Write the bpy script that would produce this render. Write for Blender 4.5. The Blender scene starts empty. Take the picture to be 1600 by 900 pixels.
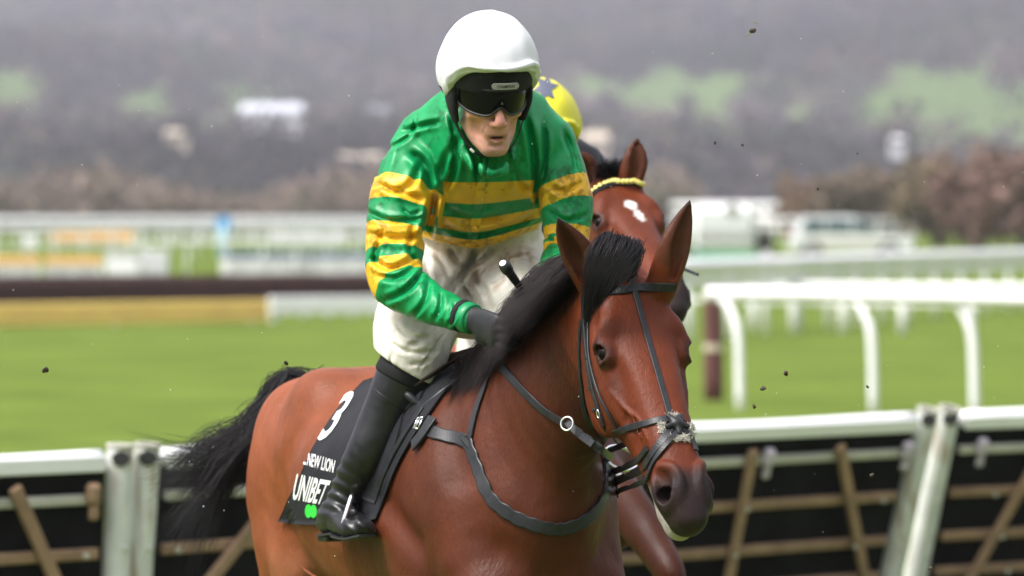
QH=1.0;QP=0.9;HZ=0.00025
import bpy, bmesh, math, random, time
import numpy as np
from mathutils import Vector, Matrix
T0=time.time()
rad=math.radians
random.seed(7); RNG=np.random.default_rng(11)
SC=bpy.context.scene
# ---------------------------------------------------------------- camera
CAMZ=1.9; FPX=7500.0; PITCH=math.atan(105/FPX)
cam_d=bpy.data.cameras.new('camera'); cam=bpy.data.objects.new('camera',cam_d); SC.collection.objects.link(cam)
cam.location=(0,0,CAMZ); cam.rotation_euler=(math.pi/2-PITCH,0,0)
cam_d.sensor_width=36; cam_d.lens=FPX/1600*36
cam_d.clip_start=0.5; cam_d.clip_end=20000
cam_d.dof.use_dof=True; cam_d.dof.focus_distance=11.15; cam_d.dof.aperture_fstop=4.0; cam_d.dof.aperture_blades=9
SC.camera=cam
# ---------------------------------------------------------------- light
SUN_EL=56; SUN_AZ=-62     # high, to the left of the camera, veiled by thin cloud
w=bpy.data.worlds.new('World'); SC.world=w; w.use_nodes=True
nt=w.node_tree; bg=nt.nodes['Background']; sky=nt.nodes.new('ShaderNodeTexSky')
sky.sky_type='NISHITA'; sky.sun_disc=False; sky.sun_elevation=rad(SUN_EL); sky.sun_rotation=rad(180+SUN_AZ*-1)
sky.air_density=1.0; sky.dust_density=4.0; sky.ozone_density=1.0
hsv=nt.nodes.new('ShaderNodeHueSaturation'); hsv.inputs['Saturation'].default_value=0.28
nt.links.new(sky.outputs[0],hsv.inputs['Color'])
# overcast cloud deck: the zenith is about three times as bright as the horizon
tcw=nt.nodes.new('ShaderNodeTexCoord'); sxw=nt.nodes.new('ShaderNodeSeparateXYZ'); mrw=nt.nodes.new('ShaderNodeMapRange'); mxw=nt.nodes.new('ShaderNodeMix'); mxw.data_type='RGBA'; mxw.blend_type='MULTIPLY'; mxw.inputs[0].default_value=1
nt.links.new(tcw.outputs['Generated'],sxw.inputs[0]); nt.links.new(sxw.outputs['Z'],mrw.inputs[0]); mrw.inputs['From Min'].default_value=0; mrw.inputs['From Max'].default_value=1; mrw.inputs['To Min'].default_value=.45; mrw.inputs['To Max'].default_value=1.9
nt.links.new(hsv.outputs[0],mxw.inputs[6]); nt.links.new(mrw.outputs[0],mxw.inputs[7]); nt.links.new(mxw.outputs[2],bg.inputs['Color'])
bg.inputs['Strength'].default_value=0.105
sd=bpy.data.lights.new('sun','SUN'); sd.energy=1.5; sd.angle=rad(16); sd.color=(1.0,0.97,0.93)
so=bpy.data.objects.new('sun',sd); SC.collection.objects.link(so)
# sun direction: from -y (camera side), azimuth SUN_AZ to the left
sdir=Vector((math.sin(rad(SUN_AZ))*math.cos(rad(SUN_EL)),-math.cos(rad(SUN_AZ))*math.cos(rad(SUN_EL)),math.sin(rad(SUN_EL))))
so.rotation_euler=sdir.to_track_quat('Z','Y').to_euler(); so.location=sdir*30
vs=SC.view_settings; vs.view_transform='Standard'; vs.look='None'; vs.exposure=1.2; vs.gamma=1; vs.use_curve_mapping=False
SC.cycles.volume_bounces=1; SC.cycles.max_bounces=8; SC.cycles.transparent_max_bounces=12
SC.cycles.use_denoising=True
# ---------------------------------------------------------------- pixel (1600x900 photo) + depth -> place in the world
CF=np.array([0,math.cos(PITCH),-math.sin(PITCH)]); CU=np.array([0,math.sin(PITCH),math.cos(PITCH)]); CR=np.array([1.,0,0]); CO=np.array([0,0,CAMZ])
def ray(px,py): return CF+CR*((px-800)/FPX)+CU*((450-py)/FPX)
def U(px,py,d): return CO+ray(px,py)*d
def proj(P):
    r=np.asarray(P)-CO; d=r@CF; return 800+FPX*(r@CR)/d, 450-FPX*(r@CU)/d, d
def nrm(v): v=np.asarray(v,float); return v/(np.linalg.norm(v)+1e-12)
# ---------------------------------------------------------------- distance-field modelling kit
def spline(rows,n):
    R=np.asarray(rows,float); m=len(R)
    if m==2: 
        t=np.linspace(0,1,n+1)[:,None]; return R[0]*(1-t)+R[1]*t
    P=np.vstack([2*R[0]-R[1],R,2*R[-1]-R[-2]]); out=[]
    for s in np.linspace(0,m-1-1e-9,n+1):
        i=int(s); t=s-i; a,b,c,d=P[i],P[i+1],P[i+2],P[i+3]
        out.append(.5*((2*b)+(c-a)*t+(2*a-5*b+4*c-d)*t*t+(3*b-a-3*c+d)*t**3))
    return np.array(out)
class Chain:
    """tube with elliptical section; rows: x,y,z, half width, top radius, bottom radius"""
    def __init__(s,rows,side=(1,0,0),n=None,p=2.0,sides=None):
        R=np.array([list(r)+[r[3]]*(6-len(r)) if len(r)<6 else list(r) for r in rows],float)
        if sides is not None: R=np.hstack([R,np.array(sides,float)])
        n=n or max(1,(len(R)-1)*5) if len(R)>2 else 1
        S=spline(R,n); S[:,3:6]=np.maximum(S[:,3:6],1e-4)
        s.P=S[:,:3]; s.r=S[:,3:6]; s.p=p
        sd=S[:,6:9] if sides is not None else np.tile(np.array(side,float),(len(S),1))
        T=np.gradient(s.P,axis=0); T/=np.linalg.norm(T,axis=1)[:,None]+1e-9
        sd=sd-T*(sd*T).sum(1)[:,None]; sd/=np.linalg.norm(sd,axis=1)[:,None]+1e-9
        s.S=sd; s.N=np.cross(T,sd)
        m=s.r.max(1)[:,None]; s.lo_=np.minimum((s.P-m)[:-1],(s.P-m)[1:]); s.hi_=np.maximum((s.P+m)[:-1],(s.P+m)[1:])
        s.lo=s.lo_.min(0); s.hi=s.hi_.max(0)
        s.len=np.concatenate([[0],np.cumsum(np.linalg.norm(np.diff(s.P,axis=0),axis=1))])
    def ev(s,P,lo=None,hi=None,mg=.1,param=False):
        best=np.full(len(P),9.,np.float64); tp=np.zeros(len(P)) if param else None
        for i in range(len(s.P)-1):
            if lo is not None and (np.any(s.lo_[i]-mg>hi) or np.any(s.hi_[i]+mg<lo)): continue
            a,b=s.P[i],s.P[i+1]; ab=b-a; L2=ab@ab; q=P-a; t=np.clip(q@ab/L2,0,1); t1=1-t
            w=q-t[:,None]*ab
            u=w@s.S[i]*t1+w@s.S[i+1]*t; v=w@s.N[i]*t1+w@s.N[i+1]*t; al=w@(ab/math.sqrt(L2))
            ru=s.r[i,0]*t1+s.r[i+1,0]*t; rt=s.r[i,1]*t1+s.r[i+1,1]*t; rb=s.r[i,2]*t1+s.r[i+1,2]*t
            rv=np.where(v>0,rt,rb); ra=np.minimum(ru,np.minimum(rt,rb))
            if s.p==2: k=np.sqrt((u/ru)**2+(v/rv)**2+(al/ra)**2)
            else: k=np.sqrt(((np.abs(u)/ru)**s.p+(np.abs(v)/rv)**s.p)**(2/s.p)+(al/ra)**2)
            k=np.maximum(k,1e-6); wl=np.sqrt((w*w).sum(1))+1e-7
            rr=wl/k; rr=np.where(wl<1e-5,ra,rr); d=wl-rr
            if param:
                m=d<best; tp=np.where(m,s.len[i]+t*math.sqrt(L2),tp)
            best=np.minimum(best,d)
        return (best,tp) if param else best
class Ell:
    def __init__(s,c,r,x=(1,0,0),y=None,p=2.0):
        s.c=np.array(c,float); s.r=np.array(r,float)
        x=nrm(x); y=np.array(y if y is not None else ((0,0,1) if abs(x[2])<.9 else (0,1,0)),float); y=nrm(y-x*(x@y)); s.M=np.stack([x,y,np.cross(x,y)])
        e=np.sqrt(((s.M*s.r[:,None])**2).sum(0)); s.lo=s.c-e; s.hi=s.c+e; s.p=p
    def ev(s,P,lo=None,hi=None,mg=.1):
        w=(P-s.c)@s.M.T; q=np.abs(w)/s.r
        if s.p==2:
            k=np.sqrt((q*q).sum(1))+1e-9; k1=np.sqrt(((w/s.r**2)**2).sum(1))+1e-9; return k*(k-1)/k1
        k=(q**s.p).sum(1)**(1/s.p)+1e-9; wl=np.sqrt((w*w).sum(1)); return wl*(1-1/k)
def Cap(a,b,ra,rb=None): 
    rb=ra if rb is None else rb
    return Chain([list(a)+[ra]*3,list(b)+[rb]*3],side=(.31,.77,.55))
class SDF:
    def __init__(s): s.ops=[]
    def u(s,p,k=.02): s.ops.append(('u',p,k)); return s
    def s_(s,p,k=.02): s.ops.append(('s',p,k)); return s
    def f(s,fn): s.ops.append(('f',fn,0)); return s
    def bounds(s):
        L=[o[1] for o in s.ops if o[0]=='u']; return np.min([p.lo for p in L],0)-.03, np.max([p.hi for p in L],0)+.03
    def ev(s,P,lo=None,hi=None):
        d=np.full(len(P),1.0)
        if lo is not None:
            dg=np.linalg.norm(hi-lo)*.5
        for op,p,k in s.ops:
            if op=='f': 
                near=np.abs(d)<.06
                if near.any(): d[near]=p(P[near],d[near])
                continue
            if lo is not None and (np.any(p.lo-k-dg*.5>hi) or np.any(p.hi+k+dg*.5<lo)): continue
            e=p.ev(P,lo,hi,k+.03) 
            if op=='u':
                h=np.clip(.5+.5*(d-e)/k,0,1); d=d*(1-h)+e*h-k*h*(1-h)
            else:
                h=np.clip(.5-.5*(d+e)/k,0,1); d=d*(1-h)-e*h+k*h*(1-h)
        return d
    def grad(s,P,e=.0015):
        g=np.zeros_like(P)
        for i in range(3):
            D=np.zeros(3); D[i]=e; g[:,i]=s.ev(P+D)-s.ev(P-D)
        return g/(np.linalg.norm(g,axis=1)[:,None]+1e-9)
    def hit(s,pxs,start=9.5,end=15.,off=0.0,it=70):
        """surface points and normals met by the sight lines through photo pixels"""
        R=np.array([ray(x,y) for x,y in pxs]); t=np.full(len(R),start); 
        for _ in range(it):
            P=CO+R*t[:,None]; t=np.minimum(t+(s.ev(P)-off)*.7,end)
        P=CO+R*t[:,None]; return P,s.grad(P)
    def snap(s,P,off=0.0,it=8):
        P=np.array(P,float)
        for _ in range(it):
            P=P-(s.ev(P)-off)[:,None]*s.grad(P)*.8
        return P,s.grad(P)
def surface(sdf,h,B=16,lo=None,hi=None):
    l,hh=sdf.bounds(); lo=l if lo is None else lo; hi=hh if hi is None else hi
    nb=np.ceil((hi-lo)/(h*B)).astype(int); N=nb*B+4
    key=lambda I:(I[...,0]*N[1]+I[...,1])*N[2]+I[...,2]
    ar=np.arange(-1,B+1); C=np.stack(np.meshgrid(ar,ar,ar,indexing='ij'),-1).reshape(-1,3)
    n=B+2; VK=[];VP=[];Q=[]
    cs=np.array([0,.5,1]); G3=np.stack(np.meshgrid(cs,cs,cs,indexing='ij'),-1).reshape(-1,3)
    for bx in range(nb[0]):
        for by in range(nb[1]):
            for bz in range(nb[2]):
                b0=np.array([bx,by,bz])*B; L=lo+(b0-1)*h; Hh=lo+(b0+B+1)*h
                ok=False
                for op,p,k in sdf.ops:
                    if op=='u' and not(np.any(p.lo-k-h*2>Hh) or np.any(p.hi+k+h*2<L)): ok=True;break
                if not ok: continue
                d=sdf.ev(L+G3*(Hh-L),L,Hh)
                if np.abs(d).min()>h*B*.75: continue
                P=lo+(C+b0)*h
                D=sdf.ev(P,L,Hh).reshape(n,n,n); sg=D<0
                if sg.all() or not sg.any(): continue
                m=n-1; acc=np.zeros((m,m,m,3)); cnt=np.zeros((m,m,m))
                cor=[(i,j,k) for i in (0,1) for j in (0,1) for k in (0,1)]
                for a in cor:
                    for ax in range(3):
                        if a[ax]: continue
                        c=list(a); c[ax]=1
                        va=D[a[0]:a[0]+m,a[1]:a[1]+m,a[2]:a[2]+m]; vb=D[c[0]:c[0]+m,c[1]:c[1]+m,c[2]:c[2]+m]
                        x=(va<0)!=(vb<0); t=np.where(x,va/np.where(x,va-vb,1),0)
                        for q in range(3): acc[...,q]+=np.where(x,a[q]+(t if q==ax else 0),0)
                        cnt+=x
                ii=np.argwhere(cnt>0); pos=acc[cnt>0]/cnt[cnt>0][:,None]
                g=ii-1+b0+1; VK.append(key(g)); VP.append(lo+(ii-1+b0+pos)*h)
                for ax in range(3):
                    o=[(ax+1)%3,(ax+2)%3]
                    s0=[slice(1,m)]*3; s1=list(s0); s1[ax]=slice(2,m+1)
                    A=sg[tuple(s0)]; Bq=sg[tuple(s1)]; e=np.argwhere(A!=Bq)
                    if not len(e): continue
                    fl=A[tuple(e.T)]; c=e+1-1+b0+1  # global cell of this edge origin (offset +1)
                    d1=np.zeros(3,int); d1[o[0]]=1; d2=np.zeros(3,int); d2[o[1]]=1
                    q=np.stack([key(c-d1-d2),key(c-d2),key(c),key(c-d1)],1)
                    q[~fl]=q[~fl][:,::-1]; Q.append(q)
    VK=np.concatenate(VK); VP=np.concatenate(VP); Q=np.concatenate(Q)
    uk,ix=np.unique(VK,return_index=True); V=VP[ix]
    F=np.searchsorted(uk,Q); F=np.clip(F,0,len(uk)-1); good=(uk[F]==Q).all(1); F=F[good]
    F=np.unique(F,axis=0) if False else F
    used=np.unique(F); mp=np.zeros(len(V),int); mp[used]=np.arange(len(used))
    return V[used],mp[F]
from mathutils.bvhtree import BVHTree
class Solid:
    """ray hits and nearest points on a finished mesh"""
    def __init__(s,V,F):
        N=np.zeros_like(V); n=np.cross(V[F[:,2]]-V[F[:,0]],V[F[:,3]]-V[F[:,1]]); 
        for k in range(4):
            for q in range(3): N[:,q]+=np.bincount(F[:,k],weights=n[:,q],minlength=len(V))
        s.FN=(N[F].sum(1)); s.FN/=np.linalg.norm(s.FN,axis=1)[:,None]+1e-12
        s.t=BVHTree.FromPolygons([tuple(v) for v in V],[tuple(int(i) for i in f) for f in F])
    guess=11.75
    def hit(s,pxs,guess=None,off=0):
        guess=guess or s.guess
        P=[];N=[]
        for x,y in pxs:
            r=ray(x,y); h=s.t.ray_cast(Vector(CO),Vector(r))
            if h[0] is None: h=s.t.find_nearest(Vector(CO+r*guess))
            P.append(h[0][:]); N.append(s.FN[h[2]])
        return np.array(P),np.array(N)
    def snap(s,P,off=0.0):
        Q=[];N=[]
        for p in np.asarray(P):
            h=s.t.find_nearest(Vector(p)); n=s.FN[h[2]]; Q.append(np.array(h[0][:])+n*off); N.append(n)
        return np.array(Q),np.array(N)
    def push(s,P,gap=.003,reach=.12):
        P=np.array(P)
        for i,p in enumerate(P):
            h=s.t.find_nearest(Vector(p),reach)
            if h[0] is None: continue
            q=np.array(h[0][:]); n=s.FN[h[2]]; 
            if (p-q)@n<gap: P[i]=q+n*gap
        return P
def relax(V,F,n=2,lam=.5):
    E=np.vstack([F[:,[0,1]],F[:,[1,2]],F[:,[2,3]],F[:,[3,0]]]); E=np.vstack([E,E[:,::-1]])
    for _ in range(n):
        A=np.zeros_like(V); c=np.bincount(E[:,0],minlength=len(V))[:,None]
        for q in range(3): A[:,q]=np.bincount(E[:,0],weights=V[E[:,1],q],minlength=len(V))
        V=V+lam*(A/np.maximum(c,1)-V)
    return V
# ---------------------------------------------------------------- scene objects
def tag(o,label=None,cat=None,group=None,kind=None):
    if label: o['label']=label
    if cat: o['category']=cat
    if group: o['group']=group
    if kind: o['kind']=kind
    return o
def empty(name,loc,rz=0,**k):
    o=bpy.data.objects.new(name,None); SC.collection.objects.link(o); o.location=loc; o.rotation_euler=(0,0,rz); o.empty_display_size=.1
    return tag(o,**k)
def wloc(o):
    M=Matrix.Identity(4); ch=[]
    while o is not None: ch.append(o); o=o.parent
    for q in reversed(ch): M=M@Matrix.LocRotScale(q.location,q.rotation_euler,q.scale)
    return M
def mesh(name,V,F,mat,parent=None,smooth=True,origin=None,attrs=None,cols=None,mats=None,midx=None,**k):
    """V in world coordinates"""
    V=np.asarray(V,float)
    if origin is None: origin=wloc(parent).translation if parent is not None else (V.min(0)+V.max(0))/2*np.array([1,1,0])+np.array([0,0,V[:,2].min()])
    origin=np.array(origin,float); M=Matrix.Translation(Vector(origin))
    if parent is not None:
        Mi=np.array((wloc(parent)).inverted()); Vl=V@Mi[:3,:3].T+Mi[:3,3]; oloc=(0,0,0)
    else: Vl=V-origin; oloc=origin
    me=bpy.data.meshes.new(name)
    if isinstance(F,np.ndarray):
        n,m=F.shape; me.vertices.add(len(Vl)); me.vertices.foreach_set('co',Vl.ravel())
        me.loops.add(n*m); me.loops.foreach_set('vertex_index',F.ravel().astype(np.int32))
        me.polygons.add(n); me.polygons.foreach_set('loop_start',(np.arange(n)*m).astype(np.int32))
        me.polygons.foreach_set('loop_total',np.full(n,m,np.int32)); me.update(calc_edges=True)
    else: me.from_pydata([tuple(v) for v in Vl],[],[tuple(int(i) for i in f) for f in F])
    if smooth: me.polygons.foreach_set('use_smooth',np.ones(len(me.polygons),bool))
    if attrs:
        for an,av in attrs.items():
            a=me.attributes.new(an,'FLOAT','POINT'); a.data.foreach_set('value',np.asarray(av,np.float32))
    if cols:
        for an,av in cols.items():
            a=me.attributes.new(an,'FLOAT_COLOR','POINT'); c=np.ones((len(Vl),4),np.float32); c[:,:3]=av; a.data.foreach_set('color',c.ravel())
    for mm in (mats or [mat]): me.materials.append(mm)
    if midx is not None: me.polygons.foreach_set('material_index',np.asarray(midx,np.int32))
    me.update()
    o=bpy.data.objects.new(name,me); SC.collection.objects.link(o); o.location=oloc
    if parent is not None: o.parent=parent
    return tag(o,**k)
class MB:
    """collects boxes, tubes and free faces into one mesh"""
    def __init__(s): s.V=[];s.F=[]
    def add(s,V,F): n=len(s.V); s.V+= [tuple(v) for v in V]; s.F+=[tuple(i+n for i in f) for f in F]; return s
    def box(s,c,size,ax=None,bev=0):
        c=np.array(c,float); x,y,z=[np.array(a,float) for a in (ax or ((1,0,0),(0,1,0),(0,0,1)))]; hx,hy,hz=np.array(size)/2
        b=min(bev,hx*.9,hy*.9,hz*.9)
        if b<=0:
            V=[c+x*i*hx+y*j*hy+z*k*hz for i in(-1,1) for j in(-1,1) for k in(-1,1)]
            return s.add(V,[(0,1,3,2),(4,6,7,5),(0,4,5,1),(2,3,7,6),(0,2,6,4),(1,5,7,3)])
        V=[];F=[];idx={}
        for i in(-1,1):
            for j in(-1,1):
                for k in(-1,1):
                    for q in range(3):
                        h=[hx-b,hy-b,hz-b]; h[q]+=b; idx[(i,j,k,q)]=len(V); V.append(c+x*i*h[0]+y*j*h[1]+z*k*h[2])
        sgn=[-1,1]
        for q in range(3):
            a,bq=(q+1)%3,(q+2)%3
            for i in sgn:
                def g(u,v):
                    t=[0,0,0]; t[q]=i; t[a]=u; t[bq]=v; return idx[(*t,q)]
                f=[g(-1,-1),g(1,-1),g(1,1),g(-1,1)]; F.append(f if i>0 else f[::-1])
            for u in sgn:
                for v in sgn:
                    def e(tq,qq):
                        t=[0,0,0]; t[q]=tq; t[a]=u; t[bq]=v; return idx[(*t,qq)]
                    f=[e(-1,a),e(1,a),e(1,bq),e(-1,bq)]; F.append(f if u*v>0 else f[::-1])
        for i in sgn:
            for j in sgn:
                for k in sgn:
                    f=[idx[(i,j,k,q)] for q in range(3)]; F.append(f if i*j*k>0 else f[::-1])
        return s.add(V,F)
    def tube(s,pts,r,n=10,caps=True,flat=None):
        P=np.array(pts,float); m=len(P); r=np.full(m,float(r)) if np.isscalar(r) else np.array(r,float)
        T=np.gradient(P,axis=0); T/=np.linalg.norm(T,axis=1)[:,None]+1e-12
        a=np.array([0,0,1.]) if abs(T[0][2])<.9 else np.array([1.,0,0]); V=[]
        x=nrm(a-T[0]*(a@T[0]))
        for i in range(m):
            x=nrm(x-T[i]*(x@T[i])); y=np.cross(T[i],x)
            for k in range(n):
                t=2*math.pi*k/n; V.append(P[i]+(x*math.cos(t)+y*math.sin(t))*r[i])
        F=[(i*n+k,i*n+(k+1)%n,(i+1)*n+(k+1)%n,(i+1)*n+k) for i in range(m-1) for k in range(n)]
        if caps: F+=[tuple(range(n))[::-1],tuple((m-1)*n+k for k in range(n))]
        return s.add(V,F)
    def ribbon(s,P,N,wd,th,lip=.3):
        """strap: P points, N outward normals, widths"""
        P=np.array(P,float);N=np.array(N,float); m=len(P); wd=np.full(m,float(wd)) if np.isscalar(wd) else np.array(wd,float)
        T=np.gradient(P,axis=0); T/=np.linalg.norm(T,axis=1)[:,None]+1e-12; V=[]
        pr=[(-.5,0),(-.5,.75),(-.42,1),(.42,1),(.5,.75),(.5,0)]
        for i in range(m):
            n=nrm(N[i]-T[i]*(N[i]@T[i])); b=np.cross(T[i],n)
            for u,v in pr: V.append(P[i]+b*u*wd[i]+n*v*th)
        k=len(pr); F=[(i*k+j,(i+1)*k+j,(i+1)*k+(j+1)%k,i*k+(j+1)%k) for i in range(m-1) for j in range(k)]
        F+=[tuple(range(k)),tuple((m-1)*k+j for j in range(k))[::-1]]
        return s.add(V,F)
    def build(s,name,mat,parent=None,smooth=False,**k): return mesh(name,np.array(s.V),s.F,mat,parent,smooth=smooth,**k)
def strands(rows,r0,n=5,seg=3):
    """rows: list of polylines; returns V,F of thin tapered 3-sided hairs"""
    V=[];F=[]; base=0
    for P,r in zip(rows,r0):
        P=np.asarray(P); m=len(P); T=np.gradient(P,axis=0); T/=np.linalg.norm(T,axis=1)[:,None]+1e-9
        a=np.array([.3,-.9,.3]); X=np.cross(T,a); X/=np.linalg.norm(X,axis=1)[:,None]+1e-9; Y=np.cross(T,X)
        f=np.linspace(0,1,m); rr=(r*np.minimum(1,(1-f)*1.6+.06))[:,None]
        for k in range(seg):
            t=2*math.pi*k/seg; V.append(P+(X*math.cos(t)+Y*math.sin(t))*rr)
        i=np.arange(m-1)
        for k in range(seg):
            k2=(k+1)%seg; F.append(np.stack([base+k*m+i,base+k2*m+i,base+k2*m+i+1,base+k*m+i+1],1))
        base+=seg*m
    return np.concatenate(V),np.concatenate(F)
# ---------------------------------------------------------------- materials
def mat(name,col=(.5,.5,.5),rough=.6,metal=0,spec=.5,noise=None,bump=None,coat=0,sheen=0,attr=None,**kw):
    """noise=(scale,amount,detail) value variation in object space; bump=(scale,strength,distance)"""
    m=bpy.data.materials.new(name); m.use_nodes=True; t=m.node_tree; b=t.nodes['Principled BSDF']; L=t.links.new
    b.inputs['Roughness'].default_value=rough; b.inputs['Metallic'].default_value=metal; b.inputs['Specular IOR Level'].default_value=spec
    b.inputs['Coat Weight'].default_value=coat; b.inputs['Sheen Weight'].default_value=sheen
    tc=t.nodes.new('ShaderNodeTexCoord'); src=None
    if attr:
        at=t.nodes.new('ShaderNodeAttribute'); at.attribute_name=attr; src=at.outputs['Color']
    if noise:
        nz=t.nodes.new('ShaderNodeTexNoise'); nz.inputs['Scale'].default_value=noise[0]; nz.inputs['Detail'].default_value=noise[2] if len(noise)>2 else 4
        L(tc.outputs['Object'],nz.inputs['Vector'])
        mr=t.nodes.new('ShaderNodeMapRange'); mr.inputs['From Min'].default_value=.3; mr.inputs['From Max'].default_value=.7
        mr.inputs['To Min'].default_value=1-noise[1]; mr.inputs['To Max'].default_value=1+noise[1]; L(nz.outputs[0],mr.inputs[0])
        mx=t.nodes.new('ShaderNodeMix'); mx.data_type='RGBA'; mx.blend_type='MULTIPLY'; mx.inputs[0].default_value=1
        if src is not None: L(src,mx.inputs[6])
        else: mx.inputs[6].default_value=(*col,1)
        L(mr.outputs[0],mx.inputs[7]); L(mx.outputs[2],b.inputs['Base Color'])
        m['mix']=mx.name
    elif src is not None: L(src,b.inputs['Base Color'])
    else: b.inputs['Base Color'].default_value=(*col,1)
    if bump:
        nb=t.nodes.new('ShaderNodeTexNoise'); nb.inputs['Scale'].default_value=bump[0]; nb.inputs['Detail'].default_value=5
        mp=t.nodes.new('ShaderNodeMapping'); mp.inputs['Scale'].default_value=kw.get('bscale',(1,1,1)); L(tc.outputs['Object'],mp.inputs[0]); L(mp.outputs[0],nb.inputs['Vector'])
        bp=t.nodes.new('ShaderNodeBump'); bp.inputs['Strength'].default_value=bump[1]; bp.inputs['Distance'].default_value=bump[2]
        L(nb.outputs[0],bp.inputs['Height']); L(bp.outputs[0],b.inputs['Normal'])
    for k,v in kw.items():
        if k in b.inputs: b.inputs[k].default_value=v
    return m
def vnoise(P,f,seed=0):
    """cheap smooth pseudo noise in -1..1"""
    r=np.random.default_rng(seed); o=np.zeros(len(P)); 
    for i in range(5):
        k=r.normal(size=3); k/=np.linalg.norm(k); o+=np.sin(P@k*f*(0.7+.6*r.random())*6.28+r.random()*6.28+1.3*np.sin(P@r.normal(size=3)*f*2.1+r.random()*6))
    return o/3.2
def lerp(a,b,t): return a+(b-a)*t
def sstep(a,b,x): t=np.clip((x-a)/(b-a),0,1); return t*t*(3-2*t)
M={}
M['rubber']=mat('black_rubber',(.02,.02,.022),.5,noise=(50,.3),bump=(90,.3,.001))
M['greyprint']=mat('grey_print',(.35,.35,.33),.5)
M['white']=mat('white_print',(.78,.78,.78),.5)
M['metal']=mat('polished_steel',(.75,.75,.75),.33,metal=1)
M['leather']=mat('worn_black_leather',(.016,.017,.020),.42,spec=.35,noise=(60,.35),bump=(260,.35,.0008))
M['brownlea']=mat('dark_brown_leather',(.050,.028,.020),.45,spec=.4,noise=(30,.35),bump=(150,.3,.001))
M['clothm']=mat('black_saddle_cloth',(.010,.010,.014),.7,spec=.3,noise=(20,.25),bump=(60,.3,.002))
M['fluff']=mat('white_sheepskin',(.72,.68,.62),.9,noise=(90,.25),bump=(140,1,.006))
M['brightgreen']=mat('bright_green_print',(.03,.62,.06),.5)
# ================================================================ SETTING
def GX(px,d): return (px-800)/FPX*d
def ZY(py,d): return CAMZ-(py-345)/FPX*d
def hgt(x,y):
    x=np.asarray(x,float);y=np.asarray(y,float)
    n=np.sin(x*.009+y*.003+1)+.6*np.sin(x*.019-y*.007+2.2)+.3*np.sin(x*.04+y*.013)
    g=.75*sstep(100,185,y)
    r=np.maximum(y-800,0); g=g+r*.066+ r*r*1.2e-5+ n*sstep(0,500,r)*9
    return g
# rows of the terrain sheet, near to far
ys=np.concatenate([np.linspace(-30,40,8),np.linspace(44,460,70),np.geomspace(468,5200,130)]); us=np.linspace(-1,1,121)
X=[];Yv=[]
for y in ys:
    w_=60+max(y,0)*.45; X.append(us*w_); Yv.append(np.full(len(us),y))
X=np.array(X);Yv=np.array(Yv); Z=hgt(X,Yv)*(Yv>100); V=np.stack([X,Yv,Z],-1).reshape(-1,3)
n_=len(us); F=np.array([(i*n_+j,i*n_+j+1,(i+1)*n_+j+1,(i+1)*n_+j) for i in range(len(ys)-1) for j in range(n_-1)])
FIELDS=[(1470,160,125,62),(1600,165,90,66),(1040,138,160,27),(1250,120,60,10),(1200,178,110,14),(1460,205,60,22),(20,135,75,28),(225,160,60,26),(400,150,80,20),(330,205,70,14),(480,205,60,12),(130,215,50,8),(1110,165,60,14)]
def field_mask(P):
    px,py,d=projv(P); m=np.zeros(len(P))
    for cx,cy,a,b in FIELDS:
        n=.25*np.sin(px*.05+py*.03)+.2*np.sin(px*.021-py*.11); m=np.maximum(m,sstep(1.15,.85,np.sqrt(((px-cx)/a)**2+((py-cy)/b)**2)+n))
    return m*(d>700)
def projv(P):
    r=P-CO; d=r@CF; d=np.where(np.abs(d)<.1,.1,d); return 800+FPX*(r@CR)/d,450-FPX*(r@CU)/d,d
fm=field_mask(V); C=np.zeros((len(V),3)); grass=np.array([.112,.155,.032]); far=V[:,1]>440
C[:]=grass; C[far]=np.array([.10,.085,.07]); fm=np.where(far,fm,0)
C=C*(1-fm[:,None])+np.array([.10,.15,.055])*fm[:,None]
gm=mat('turf',rough=1.0,spec=.0,attr='Col',noise=(.35,.16,6)); 
t=gm.node_tree; mxn=t.nodes[gm['mix']]; b=t.nodes['Principled BSDF']
w1=t.nodes.new('ShaderNodeTexNoise'); w1.inputs['Scale'].default_value=3.0; w1.inputs['Detail'].default_value=8; tc=[n for n in t.nodes if n.type=='TEX_COORD'][0]
mp=t.nodes.new('ShaderNodeMapping'); mp.inputs['Scale'].default_value=(.35,1,1); t.links.new(tc.outputs['Object'],mp.inputs[0]); t.links.new(mp.outputs[0],w1.inputs['Vector'])
mr=t.nodes.new('ShaderNodeMapRange'); mr.inputs['From Min'].default_value=.3; mr.inputs['From Max'].default_value=.7; mr.inputs['To Min'].default_value=.80; mr.inputs['To Max'].default_value=1.18; t.links.new(w1.outputs[0],mr.inputs[0])
m2=t.nodes.new('ShaderNodeMix'); m2.data_type='RGBA'; m2.blend_type='MULTIPLY'; m2.inputs[0].default_value=1; t.links.new(mxn.outputs[2],m2.inputs[6]); t.links.new(mr.outputs[0],m2.inputs[7]); t.links.new(m2.outputs[2],b.inputs['Base Color'])
mesh('ground',V,F,gm,None,origin=(0,0,0),cols={'Col':C},kind='structure')
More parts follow.
